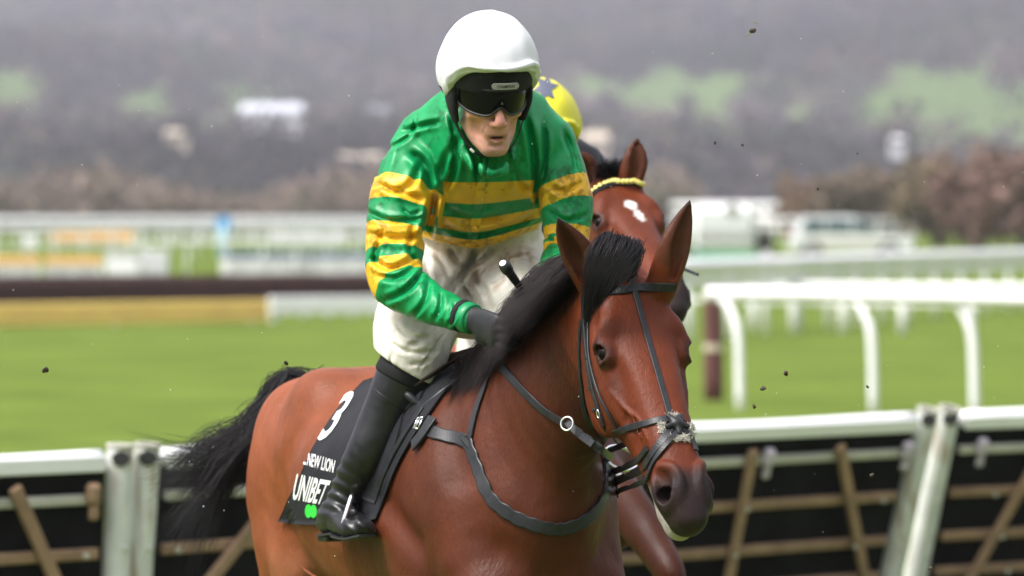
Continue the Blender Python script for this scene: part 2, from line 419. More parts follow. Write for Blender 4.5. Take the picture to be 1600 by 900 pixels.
# ---- woods on the hill: leafless crowns, thousands of them
def crowns(name,items,per,mt,parent=None,**k):
    """items: x,y,z,width,height,(r,g,b)"""
    R_=np.random.default_rng(len(items)); n=len(items); A=np.array([i[:5] for i in items],float); cc=np.array([i[5] for i in items],float)
    m=n*per; idx=np.repeat(np.arange(n),per)
    v=R_.normal(size=(m,3)); v/=np.linalg.norm(v,axis=1)[:,None]; r=R_.random(m)**.45
    lump=1+.25*np.sin(v[:,0]*5+idx*1.7)+.2*np.sin(v[:,1]*7+idx)
    c=np.stack([A[idx,0]+v[:,0]*r*A[idx,3]/2*lump,A[idx,1]+v[:,1]*r*A[idx,3]/2*lump,A[idx,2]+A[idx,4]*.55+v[:,2]*r*A[idx,4]*.45*lump],1)
    sz=(A[idx,3]*.11*(.6+.8*R_.random(m)))[:,None]; a=R_.normal(size=(m,3)); a/=np.linalg.norm(a,axis=1)[:,None]; b=np.cross(a,R_.normal(size=(m,3))); b/=np.linalg.norm(b,axis=1)[:,None]
    V=np.stack([c-a*sz,c-b*sz*.6,c+a*sz,c+b*sz*.6],1).reshape(-1,3); F=np.arange(4*m).reshape(-1,4)
    col=cc[idx]*(.75+.5*R_.random(m))[:,None]*(1+.15*v[:,2:3]); col=np.repeat(col,4,0)
    return mesh(name,V,F,mt,parent,smooth=False,cols={'Col':col},**k)
M['wood']=mat('winter_twigs',rough=1,spec=.0,attr='Col')
pal=[(.085,.070,.075),(.075,.065,.075),(.10,.080,.075),(.12,.085,.070),(.060,.060,.060),(.045,.060,.045),(.13,.10,.085)]
R_=np.random.default_rng(3); it=[]
N0=18000; yy=800+ (2900-800)*R_.random(N0); xx=(R_.random(N0)*2-1)*(yy*.17+30); 
P=np.stack([xx,yy,hgt(xx,yy)],1); fm=np.maximum(field_mask(P+np.array([0,0,2])),field_mask(P+np.array([0,0,9])))
for p,f in zip(P,fm):
    if f>.4 and R_.random()>.04: continue
    lf_n=math.sin(p[0]*.02+p[1]*.006)+math.sin(p[0]*.007-p[1]*.011+2)+.5*math.sin(p[0]*.05+1); c=np.array(pal[int(R_.choice(7,p=[.24,.2,.2,.12,.12,.06,.06]))])*(.95+.30*lf_n); c=c*(np.array([.9,1.1,.85]) if math.sin(p[0]*.03+p[1]*.02)>.6 else 1); w_=5.5+6.5*R_.random(); it.append((p[0],p[1],p[2]-1,w_,w_*(.9+.3*R_.random()),c))
crowns('woodland',it,46,M['wood'],origin=(0,0,0),kind='stuff',label='leafless grey brown woodland covering the hillside')
# hedge belt at the foot of the hill
it=[]
for i in range(3800):
    y=400+55*R_.random(); x=(R_.random()*2-1)*(y*.19+10); px=800+x/y*FPX
    hh=(2.2+3.2*R_.random())*(1+.25*math.sin(px*.013)); 
    if 1080<px<1250: hh*=.45
    c=[(.22,.165,.14),(.19,.15,.13),(.17,.14,.11),(.13,.125,.085),(.23,.175,.15)][int(R_.choice(5,p=[.34,.25,.2,.09,.12]))]
    it.append((x,y,float(hgt(x,y))-.3,1.8+1.6*R_.random(),hh,np.array(c)))
crowns('hedgerow',it,70,M['wood'],origin=(0,0,0),kind='stuff',label='brown leafless hedgerow along the foot of the hill')
# ---- countable trees on the right
M['bark']=mat('bark',(.07,.055,.045),.95,noise=(8,.3))
def tree(px,d,wd,ht,col,label,seed):
    x=GX(px,d); z0=float(hgt(x,d))*(d>100); R2=np.random.default_rng(seed); t=empty('bare_tree',(x,d,z0),0,label=label,cat='tree',group='bare trees behind the parked car')
    mb=MB(); top=np.array([x+.2,d,z0+ht*.45]); mb.tube(spline([(x,d,z0-.2),(x+.1,d,z0+ht*.2),top],6),np.linspace(.22,.12,7),8)
    for i in range(26):
        a=R2.random()*6.28; e=np.array([math.cos(a),math.sin(a),0])*wd*.42*(.5+.5*R2.random()); s0=lerp(np.array([x,d,z0+ht*.12]),top,R2.random()); h_=ht*(.45+.5*R2.random())
        mb.tube(spline([s0,s0+e*.4+np.array([0,0,(h_-s0[2]+z0)*.4]),np.array([x,d,z0+h_])+e],6),np.linspace(.07,.015,7),5)
    mb.build('trunk',M['bark'],t,smooth=True)
    crowns('crown',[(x+(R2.random()-.5)*wd*.6,d+(R2.random()-.5)*wd*.5,z0-.1+ht*.42*R2.random(),wd*(.3+.25*R2.random()),ht*(.42+.15*R2.random()),np.array(col)*1.45*(.8+.4*R2.random())) for _ in range(16)],150,M['wood'],t)
for i,a in enumerate([(1262,262,4.2,4.3,(.17,.115,.080),'tan bare round tree above the white car bonnet, leftmost of the row'),(1330,250,4.6,4.4,(.13,.10,.075),'brown bare tree just left of the gap in the row'),
    (1395,268,4.4,4.7,(.155,.10,.080),'reddish bare tree beside the small white house'),(1462,205,3.9,4.2,(.135,.105,.070),'olive brown thicket tree to the right of the white car'),
    (1530,192,4.4,4.4,(.16,.10,.085),'pinkish brown bare tree second from the right edge'),(1598,185,4.4,4.6,(.15,.095,.080),'pinkish brown bare tree at the right edge of the photo'),(1500,225,4.6,5.4,(.16,.105,.090),'tall bare tree behind the thicket on the right')]): tree(*a,seed=i+1)
# ---- houses on the hillside
M['render']=mat('white_render',(.66,.66,.68),.9,noise=(1,.05)); M['cream']=mat('cream_render',(.52,.44,.34),.9,noise=(1,.06)); M['slate']=mat('slate_roof',(.14,.14,.16),.8,noise=(2,.15)); M['tinroof']=mat('pale_sheet_roof',(.58,.60,.66),.6,noise=(1,.05)); M['pane']=mat('window_glass',(.03,.035,.04),.15)
def house(px,py,d,w_,h_,dp,wall,roof,label,roofh=2.0):
    x=GX(px,d); z0=ZY(py,d); t=empty('house',(x,d,z0),0,label=label,cat='house')
    mb=MB(); mb.box((x,d+dp/2,z0+h_/2-1),(w_,dp,h_+2)); mb.build('wall',wall,t)
    mb=MB(); a=w_/2+.3; e=.35; zt=z0+h_; V=[(x-a,d-e,zt),(x+a,d-e,zt),(x+a,d+dp+e,zt),(x-a,d+dp+e,zt),(x-a+.8,d+dp/2,zt+roofh),(x+a-.8,d+dp/2,zt+roofh)]; mb.add(V,[(0,1,5,4),(2,3,4,5),(1,2,5),(3,0,4),(3,2,1,0)]); mb.build('roof',roof,t)
    for i in range(max(2,int(w_/2.6))):
        wx=x-w_/2+ (i+.5)*w_/max(2,int(w_/2.6)); mb=MB(); mb.box((wx,d-.03,z0+h_*.6),(.9,.10,1.1)); mb.build('window',M['pane'],t)
house(424,200,1050,14,3.6,7,M['render'],M['tinroof'],'long low white building with pale roof on the hillside left of the jockey',1.9)
house(588,200,1060,6.0,3.0,6,M['cream'],M['slate'],'small cream house with dark roof on the hillside close to the green jersey shoulder')
house(562,262,860,8.6,1.8,5,M['cream'],M['cream'],'cream coloured low house just above the hedgerow beside the green sleeve',.8)
house(930,250,870,5.2,3.6,5,M['cream'],M['cream'],'cream gabled house seen between the yellow helmet and the horse ear',1.6)
house(1403,230,830,2.4,1.2,3,M['render'],M['render'],'tiny white hut above the bare trees on the right',.7)
house(275,222,880,4.6,1.5,4,M['cream'],M['cream'],'small tan house low on the hillside on the left',.8)
# ---- rails
M['plastic']=mat('white_plastic',(.88,.87,.89),.35,spec=.5,noise=(3,.03)); M['hedgebrown']=mat('birch_brush',(.045,.014,.014),.95,noise=(7,.35,6),bump=(30,1,.05),bscale=(1,1,.15))
M['yellow']=mat('yellow_board',(.90,.62,.17),.5,noise=(.8,.08)); M['orange']=mat('orange_board',(.86,.50,.20),.5,noise=(.8,.08)); M['blue']=mat('sky_blue_paint',(.07,.33,.72),.5,noise=(4,.06)); M['navy']=mat('blue_board',(.06,.10,.35),.5,noise=(1,.1)); M['pblue']=mat('pale_blue_paint',(.35,.55,.62),.5,noise=(2,.08))
def rail(pts,ht,r,step,label,goose=True,second=None,group=None,pr=None,s0=.45):
    """pts: (px, depth) of the run on the ground"""
    W_=np.array([[GX(a,d),d,float(hgt(GX(a,d),d))*(d>100)] for a,d in pts]); t=empty('running_rail',W_[0],0,label=label,cat='rail',group=group)
    S_=spline(W_,40) if len(W_)>2 else spline(W_,20); mb=MB(); T_=np.array([0,0,ht]); mb.tube(S_+T_,r,12); mb.build('top_rail',M['plastic'],t,smooth=True)
    if second:
        for z in second: mb=MB(); mb.tube(S_+np.array([0,0,z]),r*.6,8); mb.build('lower_rail',M['plastic'],t,smooth=True)
    Ls=np.concatenate([[0],np.cumsum(np.linalg.norm(np.diff(S_,axis=0),axis=1))]); n=min(96,int(Ls[-1]/step)); pr=pr or r*.62
    for i in range(n+1):
        s=step*(i+s0); 
        if s>Ls[-1]: break
        p=np.array([np.interp(s,Ls,S_[:,k]) for k in range(3)]); d=nrm(S_[-1]-S_[0]); nrm_=np.array([d[1],-d[0],0]); mb=MB()
        if goose: q=[p+d*.34+np.array([0,0,-.1]),p+d*.31+np.array([0,0,ht*.60]),p+d*.24+np.array([0,0,ht*.80]),p+d*.12+np.array([0,0,ht*.93]),p+np.array([0,0,ht-.02])]; mb.tube(spline(q,12),pr,8)
        else: mb.tube([p+np.array([0,0,-.1]),p+np.array([0,0,ht])],pr,8)
        mb.build('post',M['plastic'],t,smooth=True)
    return t
rail([(1106,48.6),(1350,47.6),(1600,45.5),(1800,44.2)],1.16,.076,1.52,s0=.07,label='nearest white plastic running rail with bent posts beside the brown post')
rail([(1050,75),(1250,83),(1400,91),(1620,104),(1800,116)],1.18,.13,2.4,label='white running rail second from the camera on the right, thick bright top rail',goose=False,second=(.92,),pr=.06)
rail([(1040,86),(1250,82),(1450,80),(1700,79)],.80,.06,1.27,label='white rail behind the second running rail on the right',goose=False,second=(.5,),pr=.075)
rail([(-30,210),(300,225),(620,250),(780,260)],1.15,.10,1.9,'far white rail sloping behind the orange boards on the left',goose=False,second=(.7,))
rail([(-30,150),(300,160),(620,170)],1.1,.07,1.6,'white rail at middle distance on the left below the blue marker',goose=False,second=(.6,))
rail([(200,128),(420,131),(640,136)],1.1,.06,1.3,'low white rail just behind the brush fence on the left',goose=False)
rail([(-30,320),(400,330),(900,345)],1.3,.11,2.6,'furthest thin white rail on the left in front of the hedgerow',goose=False,second=(.8,))
rail([(1050,230),(1250,225),(1450,235)],1.2,.09,2.0,'far white rail behind the white trailer on the right',goose=False,second=(.8,))
rail([(1050,330),(1230,325)],2.2,.2,3.0,'distant white barrier above the white trailer',goose=False,second=(1.4,))
# brown wing post
x=GX(1115,50.8); mb=MB(); rr=[.10,.105,.10,.095,.088,.03]; mb.tube([(x,50.8,-.1),(x,50.8,.25),(x,50.8,.6),(x-.01,50.8,.95),(x-.02,50.8,1.16),(x-.02,50.8,1.22)],rr,14); o=mb.build('wooden_post',mat('brown_post',(.11,.035,.035),.8,noise=(12,.3),bump=(30,.6,.01)),None,smooth=True,label='thick dark red brown post at the left end of the near white rail',cat='post')
mb=MB(); mb.tube([(x,50.8,.52),(x,50.8,.60)],.107,14); mb.build('band',M['cream'],o)
# brush fence, boards
def board(px0,px1,d0,d1,y0,y1,mt,name,label,cat,th=.12,parts=None,group=None):
    a=np.array([GX(px0,d0),d0,0]);b=np.array([GX(px1,d1),d1,0]); zt=(ZY(y0,d0)+ZY(y0+(0),d1))/2; z0=ZY(y1,d0); u=nrm(b-a); n=np.array([-u[1],u[0],0]); c=(a+b)/2; L_=np.linalg.norm(b-a)
    t=empty(name,(c[0],c[1],max(0,min(z0,0.9))),0,label=label,cat=cat,group=group); mb=MB(); mb.box(c+np.array([0,0,(zt+z0)/2]),(L_,th,zt-z0),ax=(u,n,(0,0,1)),bev=.02); mb.build('panel',mt,t)
    for s in (np.linspace(-.46,.46,max(2,int(L_/2)))): 
        p=c+u*s*L_+n*th*.8; mb=MB(); mb.box((p[0],p[1],(zt+float(hgt(p[0],p[1]))*(p[1]>100))/2-.1),(.08,.06,zt-float(hgt(p[0],p[1]))*(p[1]>100)+.1),ax=(u,n,(0,0,1))); mb.build('post',M['plastic'],t)
    return t,c,u,n,L_,z0,zt
t,c,u,n,L_,z0,zt=board(-60,418,84,89,472,512,M['yellow'],'hoarding','long low yellow board in front of the brush fence','hoarding')
for i in range(9):
    p=c+u*(-.44+i*.11)*L_-n*.075; mb=MB(); mb.box((p[0],p[1],(z0+zt)/2+.02),(.5,.01,.06),ax=(u,n,(0,0,1))); mb.build('print_line',M['orange'],t)
t,c,u,n,L_,z0,zt=board(420,640,89.5,91,463,492,M['plastic'],'hoarding','low white board with feet right of the yellow board','hoarding')
for i in range(6):
    p=c+u*(-.42+i*.168)*L_; mb=MB(); mb.tube([(p[0],p[1],z0-.08),(p[0],p[1],z0+.1)],[.07,.06],12); mb.build('foot',M['plastic'],t,smooth=True)
a=np.array([GX(-80,97),97,0]);b=np.array([GX(700,104),104,0]); u=nrm(b-a); n=np.array([-u[1],u[0],0]); t=empty('brush_fence',(a+b)/2,0,label='long dark red brown birch brush fence across the left of the course',cat='fence')
mb=MB(); c=(a+b)/2; L_=np.linalg.norm(b-a); mb.box(c+np.array([0,0,.36]),(L_,.8,.78),ax=(u,n,(0,0,1)),bev=.12); mb.build('brush',M['hedgebrown'],t)
rows=[];rr=[]
for i in range(5000):
    p=c+u*(random.random()-.5)*L_+n*(random.random()-.5)*.7+np.array([0,0,.55]); rows.append([p,p+np.array([random.gauss(0,.02),random.gauss(0,.02),.20+random.random()*.07])]); rr.append(.012)
V,F=strands(rows,rr); mesh('birch_tips',V,F,M['hedgebrown'],t)
mb=MB(); mb.box(c+np.array([0,0,.10])-n*.45,(L_,.08,.2),ax=(u,n,(0,0,1))); mb.build('base_board',M['hedgebrown'],t)
def adboard(px0,px1,d,y0,ym,y1,top,bot,label):
    t,c,u,n,L_,z0,zt=board(px0,px1,d,d,y0,y1,bot,'advertising_board',label,'advertising board'); h_=ZY(y0,d)-ZY(ym,d)
    mb=MB(); mb.box(c+np.array([0,0,zt-h_/2+.01])-n*.03,(L_+.02,.14,h_),ax=(u,n,(0,0,1))); mb.build('header',top,t)
    k=int(L_/.11); mb=MB()
    for i in range(k):
        if i%7==6: continue
        p=c+u*(-.44+.88*i/k)*L_-n*.066; mb.box((p[0],p[1],z0+(zt-h_-z0)*.5),(.045,.012,(zt-h_-z0)*(.45+.12*(i%3==0))),ax=(u,n,(0,0,1)))
    mb.build('lettering',mat('grey_lettering',(.30,.29,.30),.6),t); return t
adboard(-20,62,118,400,414,436,M['orange'],M['plastic'],'orange and white advertising board at the left edge above the brush fence')
adboard(70,160,118,400,414,436,M['orange'],M['plastic'],'orange and white advertising board second from the left edge above the brush fence')
adboard(78,208,185,361,378,386,M['orange'],M['plastic'],'higher orange advertising board further back on the left')
adboard(345,640,132,395,402,430,M['navy'],M['plastic'],'white advertising board with a blue top edge left of the jockey sleeve')
adboard(420,540,190,362,366,384,M['plastic'],M['plastic'],'pale board behind the white and blue advertising board')
t,c,u,n,L_,z0,zt=board(167,216,119,119,396,436,M['plastic'],'white_box','white square box beside the orange board','box',th=.8)
mb=MB(); mb.box(c+np.array([0,0,zt+.03]),(L_+.06,.86,.06)); mb.build('lid',M['render'],t)
t,c,u,n,L_,z0,zt=board(222,262,120,120,392,432,M['render'],'marker_frame','grey white frame next to the white box','frame',th=.3)
# blue marker
d=160; x=GX(349,d); z=ZY(349,d); t=empty('distance_marker',(x,d,.3),0,label='round sky blue marker on a pale blue pole',cat='marker'); mb=MB(); mb.tube([(x,d-.05,z),(x,d+.05,z)],.27,24); mb.build('disc',M['blue'],t); mb=MB(); mb.tube([(x,d+.08,.2),(x,d+.08,z)],.16,10); mb.build('pole',M['pblue'],t,smooth=True)
d=170; x=GX(48,d); t=empty('course_marker',(x,d,.3),0,label='small white marker post left of the higher orange board',cat='marker'); mb=MB(); mb.box((x,d,ZY(380,d)),(.45,.1,.5),bev=.05); mb.build('panel',M['plastic'],t); mb=MB(); mb.tube([(x,d+.1,.2),(x,d+.1,ZY(378,d))],.05,8); mb.build('post',M['plastic'],t)
# ---- parked car, side view
M['carpaint']=mat('white_car_paint',(.78,.79,.80),.2,spec=.5,coat=.6,noise=(3,.02)); M['tyre']=mat('tyre',(.02,.02,.02),.8,noise=(10,.2)); M['glass']=mat('tinted_glass',(.03,.07,.07),.2,spec=.25); M['redlamp']=mat('red_lamp',(.45,.04,.03),.3,noise=(9,.1)); M['lamp']=mat('clear_lamp',(.6,.6,.62),.15)
def car(px,d,L_,label):
    cx=GX(px,d); z0=float(hgt(cx,d))+.02; t=empty('parked_car',(cx,d,z0),0,label=label,cat='car'); Wd=1.8
    def prof(pts,y0,y1,inset=0): return pts
    body=[(-2.0,.42),(-2.0,.95),(-1.92,1.05),(-.9,1.10),(.75,1.10),(1.0,1.06),(1.85,.92),(2.0,.72),(2.0,.42)]
    cab=[(-1.86,1.06),(-1.62,1.60),(-1.45,1.70),(-.1,1.72),(.25,1.66),(.95,1.08)]
    k=L_/4.0
    def ext(poly,w0,w1,nm,mt,zc=1.0):
        mb=MB(); n=len(poly); V=[]
        for f,wd in ((-1,w0),(-.92,w0*1.0),(.92,w0),(1,w0)):
            s=1 if abs(f)<.95 else .985
            for a,b in poly: V.append((cx+a*k*s,d+f*wd/2*(1-.12*(max(0,b-1.1)/.6)),z0+((b-.7)*s+.7)*(.86)))
        F=[(i*n+j,i*n+(j+1)%n,(i+1)*n+(j+1)%n,(i+1)*n+j) for i in range(3) for j in range(n)]+[tuple(range(n))[::-1],tuple(3*n+j for j in range(n))]
        mb.add(V,F); return mb.build(nm,mt,t)
    ext(body,Wd,Wd,'body',M['carpaint']); ext(cab,Wd*.96,Wd*.8,'cabin',M['carpaint'])
    for a,b,c2,e in ((-1.60,-.85,-1.45,-.85),(-.78,.0,-.78,-.02),(.07,.80,.07,.36)):
        mb=MB(); y=d-Wd/2-.01; mb.add([(cx+a*k,y-.02,z0+1.13*.86),(cx+b*k,y-.02,z0+1.13*.86),(cx+e*k,y+.075,z0+1.58*.86),(cx+c2*k,y+.075,z0+1.58*.86),(cx+a*k,y+.02,z0+1.13*.86),(cx+b*k,y+.02,z0+1.13*.86),(cx+e*k,y+.12,z0+1.58*.86),(cx+c2*k,y+.12,z0+1.58*.86)],[(0,1,2,3),(7,6,5,4),(0,4,5,1),(1,5,6,2),(2,6,7,3),(3,7,4,0)]); mb.build('window',M['glass'],t)
    for wx in (-1.25,1.22):
        for sy in (-1,1):
            w_=MB(); y=d+sy*(Wd/2-.08); w_.tube([(cx+wx*k,y-.11,z0+.33),(cx+wx*k,y-.09,z0+.33),(cx+wx*k,y+.09,z0+.33),(cx+wx*k,y+.11,z0+.33)],[.30,.345,.345,.30],24); q=w_.build('wheel',M['tyre'],t)
            r=MB(); r.tube([(cx+wx*k,y+sy*.115,z0+.33),(cx+wx*k,y+sy*.125,z0+.33)],[.20,.19],18); r.build('rim',M['metal'],q)
    mb=MB(); mb.box((cx+2.0*k,d,z0+.50),(.16,Wd*.98,.24),bev=.05); mb.build('bumper',M['tyre'],t)
    mb=MB(); mb.box((cx+1.9*k,d-Wd/2+.12,z0+.80),(.22,.2,.13),bev=.03); mb.build('headlight',M['lamp'],t)
    mb=MB(); mb.box((cx-1.98*k,d-Wd/2+.1,z0+.88),(.1,.16,.22),bev=.02); mb.build('tail_light',M['redlamp'],t)
    mb=MB(); mb.box((cx-.2*k,d-Wd/2-.005,z0+.62),(2.2*k,.02,.10)); mb.build('side_strip',M['cream'],t)
    mb=MB(); mb.box((cx+.55*k,d-Wd/2-.08,z0+1.14),(.16,.14,.12),bev=.03); mb.build('wing_mirror',M['tyre'],t)
car(1327,158,4.1,'white estate car parked sideways beyond the rails on the right')
# trailer
d=150; x0,x1=GX(1083,d),GX(1181,d); cx=(x0+x1)/2; z0=float(hgt(cx,d)); zt=ZY(321,d); t=empty('trailer',(cx,d,z0),0,label='white box trailer with rounded top and blurred lettering behind the near horse ear',cat='trailer')
mb=MB(); mb.box((cx,d+1,(z0+.45+zt)/2),(x1-x0,2,zt-z0-.45),bev=.18); mb.build('body',M['carpaint'],t)
mb=MB(); mb.box((cx,d-.01,z0+.35),(x1-x0+.1,.05,.14)); mb.build('skirt',mat('green_stripe',(.05,.5,.25),.5,noise=(3,.1)),t)
mb=MB()
for i in range(15): mb.box((x0+.15+i*.115,d-.012,z0+.95),(.06,.02,.40 if i%4 else .28))
mb.build('lettering',M['greyprint'],t)
mb=MB(); mb.tube([(cx+.25,d-.012,z0+1.75),(cx+.25,d-.02,z0+1.75)],.22,20); mb.build('emblem',M['greyprint'],t)
for wx in (x0+.1,x1+.32):
    mb=MB(); mb.tube([(wx,d+.1,z0+.33),(wx,d+.3,z0+.33)],.33,20); q=mb.build('wheel',M['tyre'],t); mb=MB(); mb.tube([(wx,d+.05,z0+.33),(wx,d+.1,z0+.33)],.16,16); mb.build('rim',M['plastic'],q)
mb=MB(); mb.box((x1+.3,d+.6,z0+.75),(.5,.9,.55),bev=.06); mb.build('hitch_box',M['tyre'],t)
# ================================================================ HURDLES just jumped
M['hwood']=mat('weathered_timber',(.30,.19,.115),.8,noise=(9,.25,6),bump=(40,.5,.004),bscale=(1,1,.3)); M['hblack']=mat('black_rubber_board',(.008,.008,.009),.8,spec=.12,noise=(6,.5),bump=(12,.4,.01)); M['postw']=mat('worn_white_paint',(.62,.63,.60),.6,noise=(9,.10,6),bump=(50,.4,.003)); M['pad']=mat('white_padded_rail',(.89,.88,.90),.5,noise=(6,.03),bump=(10,.3,.01)); M['lilac']=mat('lilac_plastic',(.50,.44,.52),.5,noise=(20,.1)); M['creamrail']=mat('dirty_cream_rail',(.50,.48,.42),.7,noise=(8,.15,6))
# brown streaks on the posts
t_=M['postw'].node_tree; mxn=t_.nodes[M['postw']['mix']]; b=t_.nodes['Principled BSDF']; tc=[n for n in t_.nodes if n.type=='TEX_COORD'][0]
mp=t_.nodes.new('ShaderNodeMapping'); mp.inputs['Scale'].default_value=(14,14,1.6); t_.links.new(tc.outputs['Object'],mp.inputs[0]); nz=t_.nodes.new('ShaderNodeTexNoise'); nz.inputs['Scale'].default_value=1.6; nz.inputs['Detail'].default_value=6; t_.links.new(mp.outputs[0],nz.inputs['Vector'])
mr=t_.nodes.new('ShaderNodeMapRange'); mr.inputs['From Min'].default_value=.54; mr.inputs['From Max'].default_value=.68; mr.inputs['To Max'].default_value=.75; t_.links.new(nz.outputs[0],mr.inputs[0]); mx=t_.nodes.new('ShaderNodeMix'); mx.data_type='RGBA'; t_.links.new(mr.outputs[0],mx.inputs[0]); t_.links.new(mxn.outputs[2],mx.inputs[6]); mx.inputs[7].default_value=(.34,.22,.13,1); t_.links.new(mx.outputs[2],b.inputs['Base Color'])
def hurdle(a,b,braces,label,posts=(1,1),knobs=(),ks=1,lean=.16,zt=1.0):
    a=np.array([*a,0.]);b=np.array([*b,0.]); u=nrm(b-a); n=np.array([u[1],-u[0],0])  # n: towards the camera
    L_=np.linalg.norm(b-a); up=nrm(np.array([0,0,1.])*zt+n*lean); Hh=math.hypot(zt,lean)
    t=empty('hurdle',(a+b)/2*np.array([1,1,0])-n*lean,0,label=label,cat='hurdle',group='hurdle panels across the course')
    fn=np.cross(u,up); fn=fn if fn@n>0 else -fn
    A=a-n*lean  # foot line
    def Q(s,h,o=0): return A+u*s+up*h+fn*o
    def bar(s0,h0,s1,h1_,wd,th,o,mt,nm):
        p,q=Q(s0,h0,o),Q(s1,h1_,o); d=nrm(q-p); mb=MB(); mb.box((p+q)/2,(np.linalg.norm(q-p),th,wd),ax=(d,fn,nrm(np.cross(d,fn))),bev=.006); return mb.build(nm,mt,t)
    bar(.0,.0+.52,L_,.0+.52,.93,.03,-.02,M['hblack'],'rubber_board')
    mb=MB(); mb.tube([Q(s,Hh-.035+.004*math.sin(s*3),.012) for s in np.linspace(.05,L_-.05,24)],.040,14); mb.build('top_rail',M['pad'],t,smooth=True)
    mb=MB(); s=np.linspace(.05,L_-.05,24); mb.ribbon([Q(k,Hh-.045,.045) for k in s],[fn]*24,.062,.012); mb.build('rail_cover',M['pad'],t,smooth=False)
    bar(.06,Hh-.185,L_-.06,Hh-.185,.040,.035,.03,M['creamrail'],'upper_rail')
    for h_ in (Hh-.40,Hh-.62,Hh-.80): bar(.06,h_,L_-.06,h_,.045,.035,.03,M['hwood'],'cross_rail')
    def PX(px,py):
        r=ray(px,py); k=((A-CO)@fn)/(r@fn); q=CO+r*k-A; return q@u,q@up
    for p0_,p1_ in braces:
        a0,b0=PX(*p0_); a1,b1=PX(*p1_); sl=(a1-a0)/(b1-b0); s0=a0+sl*(Hh-.12-b0); s1=a0+sl*(0-b0)
        q=bar(s0,Hh-.12,s1,-.0,.055,.03,.068,M['hwood'],'brace')
        for h_ in (.40,.62,.80):
            f=(Hh-.12-(Hh-h_))/(Hh-.12); p=Q(lerp(s1,s0,f),Hh-h_,.085); mb=MB(); mb.tube([p-fn*.006,p+fn*.006],.012,10); mb.build('bolt',M['creamrail'],q,smooth=True)
    for kp in knobs:
        s0=PX(*kp)[0]
        mb=MB(); mb.box(Q(s0,Hh-.16,.065),(.060,.05,.085),ax=(u,fn,up),bev=.015); mb.box(Q(s0+.01,Hh-.23,.06),(.045,.03,.07),ax=(u,fn,up),bev=.01); mb.build('bracket',M['lilac'] if ks else M['hwood'],t)
    for k,(s0) in enumerate((-.045,L_+.045)):
        if not posts[k]: continue
        mb=MB(); mb.tube([Q(s0,h_,.02) for h_ in (-.05,.1,.4,.7,Hh+.00,Hh+.02)],[.056,.056,.055,.054,.053,.050],18,caps=False)
        rim=MB(); P=mb.build('end_post',M['postw'],t,smooth=True)
        mb=MB(); mb.tube([Q(s0,Hh+.022,.02),Q(s0,Hh-.05,.02)],[.040,.038],16,caps=False); mb.tube([Q(s0,Hh-.052,.02),Q(s0,Hh-.05,.02)],[.0001,.045],16); mb.build('post_hole',M['tyre'],P,smooth=True)
        mb=MB(); mb.ribbon([Q(s0+.047*math.cos(q),Hh+.012,.02+.047*math.sin(q)) for q in np.linspace(0,6.283,25)],[up]*25,.016,.014); mb.build('post_rim',M['creamrail'],P,smooth=True)
        mb=MB(); q_=Q(s0,Hh-.030,.02)+np.array([.008,-.052,0]); e_=[q_+np.array([.036*math.cos(w),0,.030*math.sin(w)]) for w in np.linspace(0,6.283,21)[:-1]]; mb.add([v+np.array([0,-.006,0]) for v in e_]+[v+np.array([0,.02,0]) for v in e_],[tuple(range(20))]+[(i,20+i,20+(i+1)%20,(i+1)%20) for i in range(20)]); mb.build('post_opening',M['tyre'],P)
        for h_ in (.62,.36): 
            mb=MB(); mb.tube([Q(s0,h_,.07),Q(s0,h_,.082)],.013,10); mb.build('bolt',M['postw'],P,smooth=True)
def XY(px,d): return (GX(px,d),d)
hurdle(XY(-640,17.2),XY(168,18.8),[((2,750),(68,900))],'left hurdle panel ending at the left pair of white posts',knobs=((130,760),),ks=0,lean=.06)
hurdle(XY(237,18.95),XY(770,20.5),[((400,790),(312,900)),((560,740),(620,900))],'hurdle panel behind the horse tail, between the left posts and the horse',lean=.10)
hurdle(XY(800,20.6),XY(1435,22.5),[((1160,700),(1122,900)),((1296,690),(1336,900))],'hurdle panel under the horse muzzle, left of the right pair of white posts',knobs=((1187,700),(1404,688)),lean=.30)
hurdle(XY(1490,22.7),XY(2400,25.2),[((1602,720),(1500,900))],'right hurdle panel reaching out of the right edge of the photo',knobs=((1523,680),),lean=.30)
